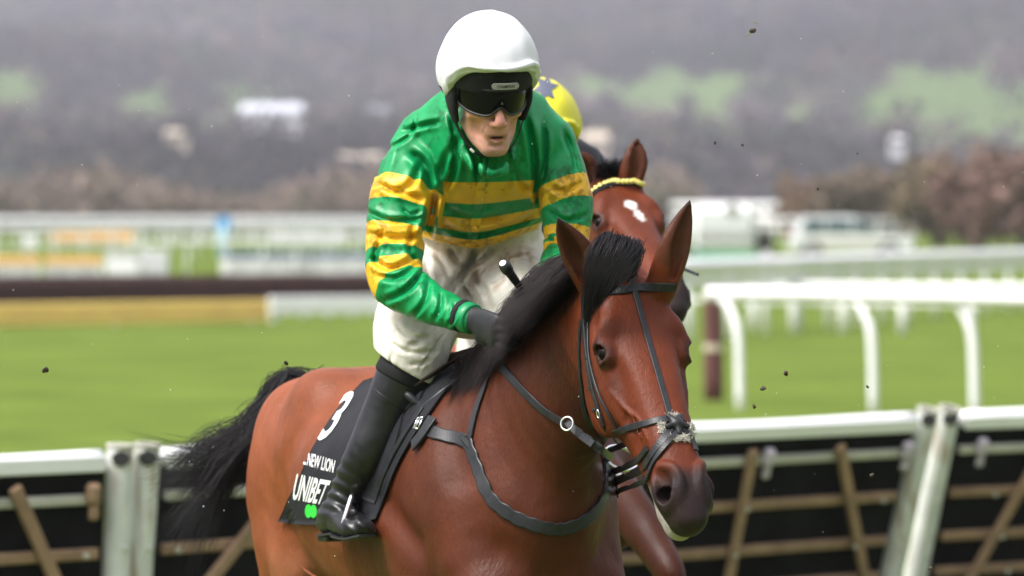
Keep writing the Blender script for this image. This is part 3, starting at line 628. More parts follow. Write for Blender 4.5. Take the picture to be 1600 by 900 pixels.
# ---- flying mud and spray
M['mud']=mat('wet_mud',(.045,.028,.018),.7,noise=(90,.4)); M['straw']=mat('torn_grass',(.22,.24,.06),.7,noise=(60,.2))
for i,(px,py,r,d,lb) in enumerate([(72,578,5,11.0,'dark mud clod flying over the grass at far left'),(1178,48,5,11.2,'clod with torn grass blades flying high against the hill'),(1228,583,4,11,'dark crumb of mud between the near rail posts, highest of three'),(1193,607,3.4,11,'dark crumb of mud left of the middle rail post, middle of three'),(1178,635,3,11,'dark crumb of mud above the hurdle, lowest of three'),(1356,604,2.6,11.3,'mud crumb in front of the middle rail post'),(447,566,3,11.5,'mud crumb above the horse tail'),(1117,222,2.8,11,'mud crumb right of the second horse ear'),(1160,226,2.2,11,'faint mud crumb on the hill right of the second horse'),(1278,295,2.4,11,'mud crumb in front of the bare trees'),(1340,240,1.8,11,'tiny mud crumb above the bare trees'),(1454,888,3.5,10.9,'mud crumb before the right white post at the bottom'),(1363,742,3,11,'mud crumb in front of the black hurdle board')]):
    p=U(px,py,d); s=r/FPX*d; R2=np.random.default_rng(i); S=SDF()
    for k in range(4): S.u(Ell(p+R2.normal(size=3)*s*.32,np.abs(R2.normal(1,.25,3))*s*.7,x=R2.normal(size=3),y=R2.normal(size=3)),s*.3)
    lo,hi=p-s*3,p+s*3; V,F=surface(S,s*.28,B=8,lo=lo,hi=hi); o=mesh('mud_clod',V,F,M['mud'],None,label=lb,cat='mud clod',group='mud clods thrown up in the air')
    if i==1:
        mb=MB(); mb.tube([U(1166,57,d),U(1174,50,d),U(1180,45,d)],[.0008,.0018,.001],5); mb.tube([U(1172,36,d),U(1178,34,d),U(1184,38,d)],[.0006,.001,.0006],5); mb.build('grass_blade',M['straw'],o,smooth=True)
mb=MB(); R2=np.random.default_rng(8)
for i in range(90):
    p=U(R2.random()*1600,R2.random()*880,10+2.2*R2.random()); s=.0007+.0009*R2.random(); 
    mb.add([p+np.array(v)*s for v in ((1,0,0),(-1,0,0),(0,1,0),(0,-1,0),(0,0,1.3),(0,0,-1.3))],[(0,2,4),(2,1,4),(1,3,4),(3,0,4),(2,0,5),(1,2,5),(3,1,5),(0,3,5)])
mb.build('spray',mat('water_drop',(.75,.76,.78),.1),None,smooth=True,kind='stuff',label='scattered fine drops of water in the air',origin=(0,9,1.2))
# ---- air
hz=bpy.data.materials.new('haze'); hz.use_nodes=True; t=hz.node_tree; t.nodes.remove(t.nodes['Principled BSDF']); vp=t.nodes.new('ShaderNodeVolumePrincipled'); vp.inputs['Color'].default_value=(.80,.79,.93,1); vp.inputs['Density'].default_value=HZ; vp.inputs['Anisotropy'].default_value=0
t.links.new(vp.outputs[0],t.nodes['Material Output'].inputs['Volume'])
if HZ>0:
    zmax=float(hgt(0,5200))+120; mb=MB(); mb.box((0,2600,(zmax-2)/2),(5600,5400,zmax+2)); mb.build('haze',hz,None,origin=(0,2600,-2),kind='stuff',label='thin pale haze in the air over the racecourse')
print('done',round(time.time()-T0,1))
# ================================================================ HORSES
M['hair']=mat('black_hair',(.008,.0065,.0075),.5,spec=.22,noise=(30,.5),sheen=.0)
M['hair2']=mat('dark_brown_hair',(.013,.0075,.0072),.5,spec=.25,noise=(30,.5))
def coat_mat():
    m=mat('bay_coat',rough=.43,spec=.18,attr='Col',noise=(11,.16,8),bump=(150,.6,.0026),bscale=(1,1,.30),sheen=.0)
    t=m.node_tree; b=t.nodes['Principled BSDF']; b.inputs['Sheen Roughness'].default_value=.35; b.inputs['Sheen Tint'].default_value=(1,.75,.6,1)
    # clumped damp hair and skin texture at a coarser scale
    n2=t.nodes.new('ShaderNodeTexNoise'); n2.inputs['Scale'].default_value=34; n2.inputs['Detail'].default_value=9; n2.inputs['Roughness'].default_value=.68; tc0=[n for n in t.nodes if n.type=='TEX_COORD'][0]
    mp=t.nodes.new('ShaderNodeMapping'); mp.inputs['Scale'].default_value=(1,1,.55); mp.inputs['Rotation'].default_value=(.3,.5,0); t.links.new(tc0.outputs['Object'],mp.inputs[0]); t.links.new(mp.outputs[0],n2.inputs['Vector'])
    bp0=[n for n in t.nodes if n.type=='BUMP'][0]; bp=t.nodes.new('ShaderNodeBump'); bp.inputs['Strength'].default_value=.55; bp.inputs['Distance'].default_value=.006; t.links.new(n2.outputs[0],bp.inputs['Height']); t.links.new(bp0.outputs[0],bp.inputs['Normal']); t.links.new(bp.outputs[0],b.inputs['Normal'])
    # slight roughness variation (sweat, damp)
    nz=t.nodes.new('ShaderNodeTexNoise'); nz.inputs['Scale'].default_value=5; nz.inputs['Detail'].default_value=6
    tc=[n for n in t.nodes if n.type=='TEX_COORD'][0]; t.links.new(tc.outputs['Object'],nz.inputs['Vector'])
    mr=t.nodes.new('ShaderNodeMapRange'); mr.inputs['From Min'].default_value=.35; mr.inputs['From Max'].default_value=.65; mr.inputs['To Min'].default_value=.36; mr.inputs['To Max'].default_value=.58
    t.links.new(nz.outputs[0],mr.inputs[0]); t.links.new(mr.outputs[0],b.inputs['Roughness'])
    return m
M['coat']=coat_mat()
M['eye']=mat('horse_eye',(.005,.0035,.003),.22,spec=.10)
class Horse:
    def __init__(s,O,yaw,dz,poll,muz,heading,ears,legs,h,L=.62):
        s.O=np.array(O,float); c,n=math.cos(yaw),math.sin(yaw)
        s.fw=np.array([n,-c,0]); s.lf=np.array([c,n,0]); s.dz=dz; s.h=h
        s.poll=np.array(poll,float); s.a=nrm(np.array(muz)-s.poll); s.L=L; s.k=L/.62
        hd=rad(heading); s.s=nrm(np.array([math.cos(hd),math.sin(hd),0])); s.s=nrm(s.s-s.a*(s.s@s.a)); s.n=np.cross(s.a,s.s)
        s.ears=ears; s.legs=legs; s.make()
    def H(s,x,y,z): return s.O+s.fw*x+s.lf*y+np.array([0,0,z+s.dz])
    def G(s,t,q,n): return s.poll+(s.a*t+s.s*q+s.n*n)*s.k
    def hr(s,x,z,ru,rt,rb,y=0): return list(s.H(x,y,z))+[ru,rt,rb]
    def gr(s,t,n,ru,rt,rb,q=0): return list(s.G(t,q,n))+[ru*s.k,rt*s.k,rb*s.k]
    def make(s):
        S=SDF(); s.S=S; H,G,lf,fw=s.H,s.G,s.lf,s.fw
        up=np.array([0,0,1.])
        S.u(Chain([s.hr(-1.10,1.20,.09,.09,.14),s.hr(-1.01,1.23,.18,.16,.22),s.hr(-.87,1.26,.25,.24,.30),s.hr(-.66,1.26,.285,.26,.30),
                   s.hr(-.45,1.23,.30,.255,.32),s.hr(-.22,1.21,.295,.28,.36),s.hr(-.02,1.21,.265,.32,.38),s.hr(.16,1.21,.235,.29,.33),s.hr(.30,1.20,.205,.22,.27),s.hr(.39,1.17,.15,.15,.18)],side=lf,p=2.2),.05)
        # neck
        pl=s.poll; b=H(0,0,0); rel=pl-s.O; px=rel@fw; py=rel@lf; pz=pl[2]-s.dz
        def nk(x,f,ru,rt,rb,z0,zz): # f fraction to poll laterally
            return list(H(x,py*f,lerp(z0,pz,zz)))+[ru,rt,rb]
        S.u(Chain([nk(.02,0,.16,.24,.30,1.24,.0),nk(.2,.05,.155,.20,.30,1.24,.16),nk(lerp(.2,px,.33),.25,.115,.165,.24,1.24,.42),nk(lerp(.2,px,.6),.5,.086,.14,.185,1.24,.62),
                   nk(lerp(.2,px,.82),.75,.074,.115,.145,1.24,.78),nk(lerp(.2,px,.95),.95,.066,.08,.11,1.24,.86)],side=lf),.09)
        for q in (-1,1):
            y=lambda v:v*q
            # shoulder, point of shoulder, triceps, pectoral
            S.u(Chain([s.hr(.02,1.45,.05,.10,.10,y(.10)),s.hr(.20,1.27,.075,.13,.13,y(.165)),s.hr(.34,1.08,.07,.09,.10,y(.165))],side=lf),.06)
            S.u(Ell(H(.12,y(.17),1.08),(.16,.13,.09),x=fw*.8-up*.6),.07)
            S.u(Ell(H(.40,y(.085),1.02),(.10,.085,.13),x=fw),.05)
            # hindquarter: hip, thigh, buttock
            S.u(Ell(H(-.62,y(.17),1.44),(.10,.07,.07),x=fw),.09)
            S.u(Ell(H(-.88,y(.155),1.20),(.19,.11,.26),x=fw,y=lf),.07)
            S.u(Ell(H(-1.01,y(.115),1.13),(.11,.09,.25),x=fw,y=lf),.06)
            S.u(Ell(H(-.72,y(.19),1.02),(.11,.085,.15),x=fw,y=lf),.07)
        # grooves
        for q in (-1,1):
            S.s_(Chain([s.hr(-.52,1.36,.012,.012,.012,.315*q),s.hr(-.62,1.22,.042,.042,.042,.335*q),s.hr(-.60,1.05,.045,.045,.045,.31*q)],side=lf),.07)
            S.s_(Chain([s.hr(-.98,1.45,.012,.012,.012,.235*q),s.hr(-.99,1.2,.03,.03,.03,.30*q),s.hr(-.93,.95,.012,.012,.012,.28*q)],side=lf),.06)
            S.s_(Cap(H(.37,.215*q,1.30),H(.20,.20*q,1.55),.02,.012),.06)
            S.s_(Cap(H(.22,.26*q,1.12),H(.02,.27*q,1.22),.014,.01),.06)
            S.s_(Cap(H(-.1,.3*q,1.0),H(-.5,.33*q,1.05),.012),.06)
        S.s_(Cap(H(.60,0,1.14),H(.53,0,.92),.03,.03),.07)
        # legs
        for i,(hind,q,pts) in enumerate(s.legs):
            if hind: rr=[.105,.075,.047,.034,.045,.03,.036,.045]
            else: rr=[.10,.075,.052,.035,.044,.03,.035,.045]
            rows=[list(H(x,y,z))+[r*.85,r,r] for (x,y,z),r in zip(pts,rr)]
            S.u(Chain(rows,side=lf),.05)
            x,y,z=pts[-1]
            S.u(Ell(H(x+.025,y,z+.005),(.065,.055,.045),x=fw),.015)
        # ---- head
        S.u(Chain([s.gr(.0,-.060,.060,.052,.075),s.gr(.07,-.070,.080,.066,.10),s.gr(.14,-.078,.090,.075,.115),s.gr(.21,-.082,.0885,.078,.12),s.gr(.28,-.080,.0765,.075,.115),s.gr(.36,-.076,.0620,.070,.098),
                   s.gr(.44,-.068,.0540,.062,.080),s.gr(.51,-.064,.0520,.057,.068),s.gr(.56,-.062,.0520,.050,.060),s.gr(.600,-.066,.040,.038,.048)],side=s.s,p=2.5),.03)
        for q in (-1,1):
            S.u(Ell(G(.200,q*.062,-.145),(.125,.105,.033),x=s.a,y=s.n),.035)      # cheek
            S.u(Cap(G(.25,q*.078,-.098),G(.37,q*.058,-.088),.011,.007),.03)         # facial crest
            S.u(Cap(G(.13,q*.076,-.030),G(.175,q*.096,-.038),.017,.015),.03)          # brow
            S.u(Cap(G(.08,q*.055,-.03),G(.14,q*.07,-.025),.018,.014),.03)
            S.s_(Ell(G(.112,q*.094,-.052),(.035,.016,.02),x=s.a,y=s.s),.02)           # hollow above the eye
            S.s_(Ell(G(.30,q*.078,-.035),(.08,.014,.022),x=s.a,y=s.s),.03)
            S.s_(Ell(G(.40,q*.068,-.075),(.07,.012,.02),x=s.a,y=s.s),.025)
            # eye
            S.u(Ell(G(.190,q*.085,-.048),(.034,.018,.027),x=s.a,y=s.s),.014)
            S.s_(Ell(G(.189,q*.106,-.044),(.024,.023,.0170),x=s.a+.25*s.n,y=s.s+.0*s.n),.004)
            for t in (-1,):
                S.u(Chain([list(G(.168,q*.092,-.026))+[.004]*3,list(G(.167,q*.1045,-.044))+[.0062]*3,list(G(.174,q*.101,-.066))+[.004]*3]),.006)
                S.u(Chain([list(G(.210,q*.088,-.030))+[.003]*3,list(G(.213,q*.0995,-.046))+[.0038]*3,list(G(.207,q*.098,-.066))+[.003]*3]),.006)
            # nostril and lips
            S.u(Ell(G(.538,q*.043,-.046),(.050,.028,.040),x=s.a,y=s.s),.022)
            S.u(Chain([list(G(.492,q*.046,-.030))+[.009]*3,list(G(.515,q*.030,-.006))+[.0095]*3,list(G(.550,q*.022,-.008))+[.0095]*3,list(G(.578,q*.026,-.030))+[.0095]*3,list(G(.585,q*.044,-.058))+[.009]*3]),.012)
            S.s_(Chain([list(G(.508,q*.066,-.034))+[.012]*3,list(G(.530,q*.058,-.022))+[.023]*3,list(G(.560,q*.056,-.036))+[.021]*3,list(G(.545,q*.030,-.055))+[.015]*3]),.008)
            # mouth line
            S.s_(Chain([list(G(.455,q*.060,-.108))+[.004]*3,list(G(.53,q*.056,-.100))+[.004]*3,list(G(.59,q*.034,-.098))+[.004]*3,list(G(.606,0,-.095))+[.004]*3]),.012)
        S.u(Ell(G(.575,0,-.122),(.045,.036,.028),x=s.a,y=s.s),.02)                   # lower lip
        S.u(Ell(G(.535,0,-.138),(.035,.03,.025),x=s.a,y=s.s),.02)                    # chin
        S.u(Chain([s.gr(.36,-.13,.032,.02,.03),s.gr(.47,-.122,.032,.02,.025),s.gr(.55,-.12,.034,.02,.025)],side=s.s),.02)
        for q in (-1,1):   # veins on the face
            S.u(Chain([list(G(.27,q*.085,-.075))+[.0022]*3,list(G(.31,q*.072,-.068))+[.003]*3,list(G(.34,q*.064,-.060))+[.0028]*3,list(G(.40,q*.058,-.062))+[.002]*3]),.008)
            S.u(Chain([list(G(.33,q*.065,-.062))+[.002]*3,list(G(.36,q*.058,-.045))+[.0024]*3,list(G(.42,q*.052,-.040))+[.0018]*3]),.008)
        for q in (-1,1):   # veins and skin folds on the body
            for pts in ([(-.1,.30,1.02),(-.25,.315,1.0),(-.4,.32,1.03),(-.52,.30,1.06)],):
                P=[H(a,b*q,c_) for a,b,c_ in pts]
                S.u(Chain([list(p)+[(.001,.0045,.0045,.001)[min(i_,3)] if 0<i_<len(P)-1 else .0012]*3 for i_,p in enumerate(P)]),.016)
        S.f(lambda P,d: d+(.0026*vnoise(P,4,31)+.0010*vnoise(P,12,32))*((P-s.poll)@s.n<-.2))
        # ears
        for (b0,m0,t0,op) in s.ears:
            b0,m0,t0=np.array(b0),np.array(m0),np.array(t0); ax=nrm(t0-b0); op=nrm(np.array(op)-ax*(np.array(op)@ax)); sd=np.cross(op,ax)*1.0
            k=s.k
            S.u(Chain([list(b0-ax*.02)+[.034*k,.032*k,.034*k],list(lerp(b0,m0,.45))+[.038*k,.030*k,.030*k],list(m0)+[.037*k,.021*k,.022*k],list(lerp(m0,t0,.55))+[.024*k,.011*k,.012*k],list(t0)+[.0035,.0035,.0035]],side=sd),.018)
            S.s_(Chain([list(lerp(b0,m0,.25)+op*.024*k)+[.010*k,.012*k,.012*k],list(m0+op*.017*k)+[.020*k,.016*k,.016*k],list(lerp(m0,t0,.6)+op*.011*k)+[.012*k,.010*k,.010*k],list(lerp(m0,t0,.85)+op*.005*k)+[.003,.004,.004]],side=sd),.006)
    def colour(s,V,white_face=None):
        base=np.array([.078,.0185,.0068]); C=np.tile(base,(len(V),1))
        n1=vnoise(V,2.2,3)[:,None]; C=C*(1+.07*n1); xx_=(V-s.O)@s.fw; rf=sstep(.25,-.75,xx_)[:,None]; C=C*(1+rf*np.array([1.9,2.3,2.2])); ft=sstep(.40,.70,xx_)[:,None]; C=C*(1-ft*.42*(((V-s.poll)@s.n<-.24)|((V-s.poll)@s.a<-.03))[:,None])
        r=V-s.poll; t=r@s.a/s.k; q=r@s.s/s.k; n=r@s.n/s.k
        inh=(t>-.02)&(t<.72)&(np.abs(q)<.13)&(n<.06)&(n>-.26)
        hw=np.where(inh,1.,0.)
        C=np.where(inh[:,None],C*np.array([1.45,1.22,1.0])*(1+.10*vnoise(V,7,44)[:,None]),C)
        def mix(C,c,m): m=np.clip(m,0,1)[:,None]; return C*(1-m)+np.array(c)*m
        dk=(.022,.013,.013)
        C=mix(C,dk,hw*sstep(.485,.55,t+.25*np.clip(-.03-n,0,.05)-.25*np.abs(np.abs(q)-.045)*0)*sstep(-.128,-.105,n+.02*(t>.5))*1.0*sstep(-.02,.01,t-.505+(np.abs(q)-.02)*.9+.01*vnoise(V,12,5)))
        C=mix(C,(.36,.32,.29),hw*sstep(.47,.53,t)*sstep(-.094,-.106,n+.10*np.clip(q,0,1)+.006*np.sin(q*60)))
        C=mix(C,(.17,.18,.07),hw*sstep(.53,.57,t)*sstep(-.108,-.122,n)*sstep(.1,.5,vnoise(V,14,9)))
        er=np.sqrt(((t-.190)/.036)**2+((n+.048)/.030)**2); C=mix(C,dk,hw*sstep(1.15,.7,er)*sstep(.07,.085,np.abs(q))*.75)
        C=mix(C,np.array(base)*np.array([.45,.4,.45]),hw*sstep(.03,.0,np.abs(t-.26-.0*n))*sstep(.06,.08,np.abs(q))*.45*sstep(-.09,-.06,n))
        if white_face is not None: C=mix(C,(.62,.58,.55),white_face(t,q,n,V)*hw)
        # ears: dark rims and tips
        for (b0,m0,t0,op) in s.ears:
            ax=np.array(t0)-np.array(b0); L=np.linalg.norm(ax); ax=ax/L; e=V-np.array(b0); u=e@ax/L; rr=np.linalg.norm(e-np.outer(e@ax,ax),axis=1)
            m=(rr<.06)&(u>.0)
            C=mix(C,dk,m*sstep(.84,.97,u)); 
            opn=nrm(np.array(op)-ax*(np.array(op)@ax)); C=mix(C,(.10,.035,.02),m*sstep(.1,.3,u)*sstep(-.004,.004,e@opn-.004)*.6)
        # black points on the legs, mane base
        z=V[:,2]-s.dz; x=(V-s.O)@s.fw
        C=mix(C,dk,sstep(.62,.42,z))
        C=mix(C,(.28,.11,.055),sstep(1.12,.98,z)*sstep(.75,.9,z)*sstep(-.35,-.45,x)*.6*sstep(-.8,-.7,x))
        return C
    def build(s,label,mane=True,white=None,group=None):
        V,F=surface(s.S,s.h); t_=(V-s.poll)@s.a; hd=((V-s.poll)@s.n>-.3)&(t_>-.25)&(np.linalg.norm(V-s.poll,axis=1)<.85)&((V-s.O)@s.fw>.6); lam=np.where(hd,.0,.5)[:,None]; V=relax(V,F,1,.3); V=relax(V,F,14,lam)
        s.sol=Solid(V,F)
        s.root=empty('racehorse',s.O,math.atan2(s.fw[1],s.fw[0]),label=label,cat='horse',group=group)
        s.root.location=(s.O[0],s.O[1],max(0,s.dz) if s.dz>0 else 0)
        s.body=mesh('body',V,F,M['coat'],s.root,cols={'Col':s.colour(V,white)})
        print('horse',len(V),round(time.time()-T0,1))
        for q in (-1,1):
            b=MB(); c=s.G(.188,q*.0800,-.0475); r=.0225*s.k; n=20
            VV=[];FF=[]
            for i in range(n//2+1):
                for j in range(n):
                    th=math.pi*i/(n//2); ph=2*math.pi*j/n; VV.append(c+(s.s*math.cos(th)+s.a*math.sin(th)*math.cos(ph)+s.n*math.sin(th)*math.sin(ph)*.85)*r)
            FF=[(i*n+j,i*n+(j+1)%n,(i+1)*n+(j+1)%n,(i+1)*n+j) for i in range(n//2) for j in range(n)]
            b.add(VV,FF); b.build('eye',M['eye'],s.root,smooth=True)
def legs_gallop(): 
    return [(False,-1,[(.16,-.15,.98),(.20,-.15,.80),(.26,-.14,.56),(.30,-.14,.50),(.30,-.14,.47),(.27,-.14,.24),(.25,-.14,.13),(.27,-.14,.05)]),
            (False,1,[(.20,.15,1.0),(.34,.15,.86),(.52,.14,.72),(.58,.14,.66),(.60,.14,.62),(.56,.14,.38),(.52,.14,.29),(.50,.14,.22)]),
            (True,-1,[(-.86,-.17,1.05),(-.92,-.16,.84),(-1.08,-.15,.60),(-1.12,-.15,.54),(-1.10,-.15,.47),(-1.02,-.15,.25),(-.99,-.15,.14),(-.94,-.15,.05)]),
            (True,1,[(-.82,.17,1.05),(-.80,.16,.84),(-.92,.15,.58),(-.96,.15,.52),(-.93,.15,.46),(-.83,.15,.27),(-.78,.15,.19),(-.72,.15,.12)])]
O1=(-.088,11.9,0)
h1=Horse(O1,rad(23),0,U(983,420,11.15),U(983,420,11.15)+np.array([.150,-.40,-.53]),20,
   [(U(924,440,11.20),U(900,390,11.16),U(871,341,11.12),(-.45,-1,0)),(U(1036,440,11.14),U(1056,380,11.12),U(1078,314,11.12),(.75,-1,.1))],
   legs_gallop(),.0042*QH,L=.68)
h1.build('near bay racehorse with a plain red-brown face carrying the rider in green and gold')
# ================================================================ JOCKEY
def satin(name,attr_fn):
    m=bpy.data.materials.new(name); m.use_nodes=True; t=m.node_tree; b=t.nodes['Principled BSDF']; L=t.links.new
    b.inputs['Roughness'].default_value=.40; b.inputs['Specular IOR Level'].default_value=.36; b.inputs['Sheen Weight'].default_value=.0; b.inputs['Sheen Roughness'].default_value=.4
    A=t.nodes.new('ShaderNodeAttribute'); A.attribute_name='hoop'
    nz=t.nodes.new('ShaderNodeTexNoise'); nz.inputs['Scale'].default_value=14; tc=t.nodes.new('ShaderNodeTexCoord'); L(tc.outputs['Object'],nz.inputs['Vector'])
    g1,g2,y1,y2=attr_fn
    def tone(c1,c2):
        mx=t.nodes.new('ShaderNodeMix'); mx.data_type='RGBA'; mx.inputs[6].default_value=(*c1,1); mx.inputs[7].default_value=(*c2,1)
        mr=t.nodes.new('ShaderNodeMapRange'); mr.inputs['From Min'].default_value=.42; mr.inputs['From Max'].default_value=.68; L(nz.outputs[0],mr.inputs[0]); L(mr.outputs[0],mx.inputs[0]); return mx.outputs[2]
    gt=t.nodes.new('ShaderNodeMath'); gt.operation='GREATER_THAN'; gt.inputs[1].default_value=.0; L(A.outputs['Fac'],gt.inputs[0])
    mx=t.nodes.new('ShaderNodeMix'); mx.data_type='RGBA'; L(gt.outputs[0],mx.inputs[0]); L(tone(g1,g2),mx.inputs[6]); L(tone(y1,y2),mx.inputs[7])
    # rain spots darken the cloth
    vz=t.nodes.new('ShaderNodeTexNoise'); vz.inputs['Scale'].default_value=58; vz.inputs['Detail'].default_value=2; L(tc.outputs['Object'],vz.inputs['Vector'])
    n2=t.nodes.new('ShaderNodeTexNoise'); n2.inputs['Scale'].default_value=5; L(tc.outputs['Object'],n2.inputs['Vector'])
    th=t.nodes.new('ShaderNodeMapRange'); th.inputs['From Min'].default_value=.38; th.inputs['From Max'].default_value=.62; th.inputs['To Min'].default_value=.30; th.inputs['To Max'].default_value=.52; L(n2.outputs[0],th.inputs[0])
    sb=t.nodes.new('ShaderNodeMath'); sb.operation='SUBTRACT'; L(th.outputs[0],sb.inputs[0]); L(vz.outputs[0],sb.inputs[1])
    ms=t.nodes.new('ShaderNodeMapRange'); ms.inputs['From Min'].default_value=-.04; ms.inputs['From Max'].default_value=.06; ms.inputs['To Min'].default_value=1; ms.inputs['To Max'].default_value=.58; L(sb.outputs[0],ms.inputs[0])
    mm=t.nodes.new('ShaderNodeMix'); mm.data_type='RGBA'; mm.blend_type='MULTIPLY'; mm.inputs[0].default_value=1; L(mx.outputs[2],mm.inputs[6]); L(ms.outputs[0],mm.inputs[7]); L(mm.outputs[2],b.inputs['Base Color'])
    mp=t.nodes.new('ShaderNodeMapping'); mp.inputs['Scale'].default_value=(1,1,.35); mp.inputs['Rotation'].default_value=(0,.35,0); L(tc.outputs['Object'],mp.inputs[0])
    w1=t.nodes.new('ShaderNodeTexNoise'); w1.noise_type='RIDGED_MULTIFRACTAL'; w1.inputs['Scale'].default_value=7; w1.inputs['Detail'].default_value=3; w1.inputs['Distortion'].default_value=.7; L(mp.outputs[0],w1.inputs['Vector'])
    bp=t.nodes.new('ShaderNodeBump'); bp.inputs['Strength'].default_value=.8; bp.inputs['Distance'].default_value=.008; L(w1.outputs[0],bp.inputs['Height']); L(bp.outputs[0],b.inputs['Normal'])
    return m
M['silk']=satin('green_gold_satin',((.001,.28,.085),(.001,.20,.055),(.80,.46,.022),(.68,.36,.014)))
M['skin']=mat('skin',rough=.42,spec=.4,attr='Col',noise=(60,.10,5),bump=(330,.25,.0008)); 
b_=M['skin'].node_tree.nodes['Principled BSDF']; b_.inputs['Subsurface Weight'].default_value=.15; b_.inputs['Subsurface Radius'].default_value=(.010,.004,.002); b_.inputs['Subsurface Scale'].default_value=.6
M['breech']=mat('off_white_breeches',(.60,.56,.49),.62,spec=.3,attr='Col',noise=(22,.06),bump=(22,.8,.009),bscale=(1,1,.5))
M['boot']=mat('black_boot_leather',(.011,.011,.013),.33,spec=.42,noise=(25,.4),bump=(34,.35,.004))
M['black']=mat('matt_black_cloth',(.012,.012,.013),.75,spec=.25,noise=(40,.3),bump=(160,.3,.001))
M['glove']=mat('black_glove',(.013,.013,.016),.6,noise=(60,.3),bump=(120,.3,.001))
M['white_silk']=mat('white_cap_silk',(.70,.70,.735),.5,spec=.3,sheen=.15,noise=(18,.025),bump=(16,.35,.006))
M['lens']=mat('dark_lens',(.004,.004,.005),.14,spec=.16)
M['button']=mat('gold_button',(.75,.42,.02),.3,noise=(40,.1))
M['green_edge']=mat('green_trim',(.004,.24,.08),.4,noise=(30,.1))
FOLDS=[]
def fold(px,depth,w,amp):
    """a crease of the cloth: photo polyline at a given distance; amp>0 cuts in"""
    P=np.array([U(x,y,depth) for x,y in px]); FOLDS.append((P,w,amp))
def foldfn(folds,zr=.16):
    A=[]
    for P,w,amp in folds:
        S=spline(P,max(2,(len(P)-1)*4)) if len(P)>2 else P
        A.append((S,w,amp,S.min(0)-.05,S.max(0)+.05))
    def fn(P,d):
        o=d.copy()
        for S,w,amp,lo,hi in A:
            m=(P[:,0]>lo[0])&(P[:,0]<hi[0])&(P[:,2]>lo[2])&(P[:,2]<hi[2])&(P[:,1]<hi[1]+zr-.05)&(P[:,1]>lo[1]-zr)
            if not m.any(): continue
            q=P[m][:,[0,2]]; best=np.full(len(q),9.); tt=np.zeros(len(q)); n=len(S)-1
            for i in range(n):
                a=S[i,[0,2]];b=S[i+1,[0,2]];ab=b-a; t=np.clip((q-a)@ab/(ab@ab+1e-9),0,1); dd=np.linalg.norm(q-a-t[:,None]*ab,axis=1); c=dd<best; best[c]=dd[c]; tt[c]=(i+t[c])/n
            e=np.exp(-(best/w)**2)*np.clip(np.minimum(tt,1-tt)*5+.15,0,1)
            e2=np.exp(-((best-w*1.7)/(w*1.1))**2)*.5*np.clip(np.minimum(tt,1-tt)*5+.1,0,1)
            o[m]+=amp*(e-e2)
        return o
    return fn
def ch(rows,side=(1,0,0),**k):
    """rows in photo px,py,depth, radii"""
    return Chain([list(U(r[0],r[1],r[2]))+list(r[3:]) for r in rows],side=side,**k)
# ---- skeleton shared by clothes and body
TORSO=[(742,440,12.32,.165,.13,.13),(741,385,12.22,.146,.12,.125),(746,330,12.08,.160,.13,.135),(757,275,11.95,.180,.135,.14),(762,225,11.86,.175,.125,.135),(768,190,11.80,.13,.10,.11)]
ARM_R=[(674,218,11.88,.080),(644,268,11.84,.086),(622,340,11.80,.078),(616,400,11.77,.070),(622,440,11.73,.066),(655,466,11.67,.056),(700,486,11.60,.044),(733,497,11.55,.036)]
ARM_L=[(846,222,11.88,.076),(868,272,11.86,.075),(885,320,11.84,.066),(886,370,11.82,.058),(884,400,11.78,.055),(872,425,11.7,.050),(856,445,11.62,.044),(836,462,11.56,.036)]
def arm(rows,g=0): return [(x,y,d,r+g,(r+g)*.92,(r+g)*.92) for x,y,d,r in rows]
ROOT=np.array([U(745,430,12.2)[0],U(745,430,12.2)[1],1.45])
J=empty('person',ROOT,0,label='jockey in green jersey with gold hoops and white helmet cover crouching over near bay horse',cat='person')
# ---- head
class HeadFrame:
    def __init__(s,c,yaw,pitch,roll,k=1):
        Rm=(Matrix.Rotation(yaw,3,'Z')@Matrix.Rotation(pitch,3,'X')@Matrix.Rotation(roll,3,'Y')); s.R=np.array(Rm); s.c=np.array(c); s.k=k
        # local: x = image right, y = out of the face (towards the camera is -Y world), z up
        s.X=s.R@np.array([1,0,0.]); s.Y=s.R@np.array([0,-1.,0]); s.Z=s.R@np.array([0,0,1.])
    def __call__(s,x,f,z): return s.c+(s.X*x+s.Y*f+s.Z*z)*s.k
    def loc(s,V): r=(V-s.c)/s.k; return r@s.X,r@s.Y,r@s.Z
    def cap(s,a,b,ra,rb=None): return Cap(s(*a),s(*b),ra*s.k,(ra if rb is None else rb)*s.k)
    def ell(s,c,r,**k): return Ell(s(*c),np.array(r)*s.k,x=s.X,y=s.Y,**k)
HF=HeadFrame(U(764,148,11.66),rad(15),rad(20),rad(-2.5),1.04)
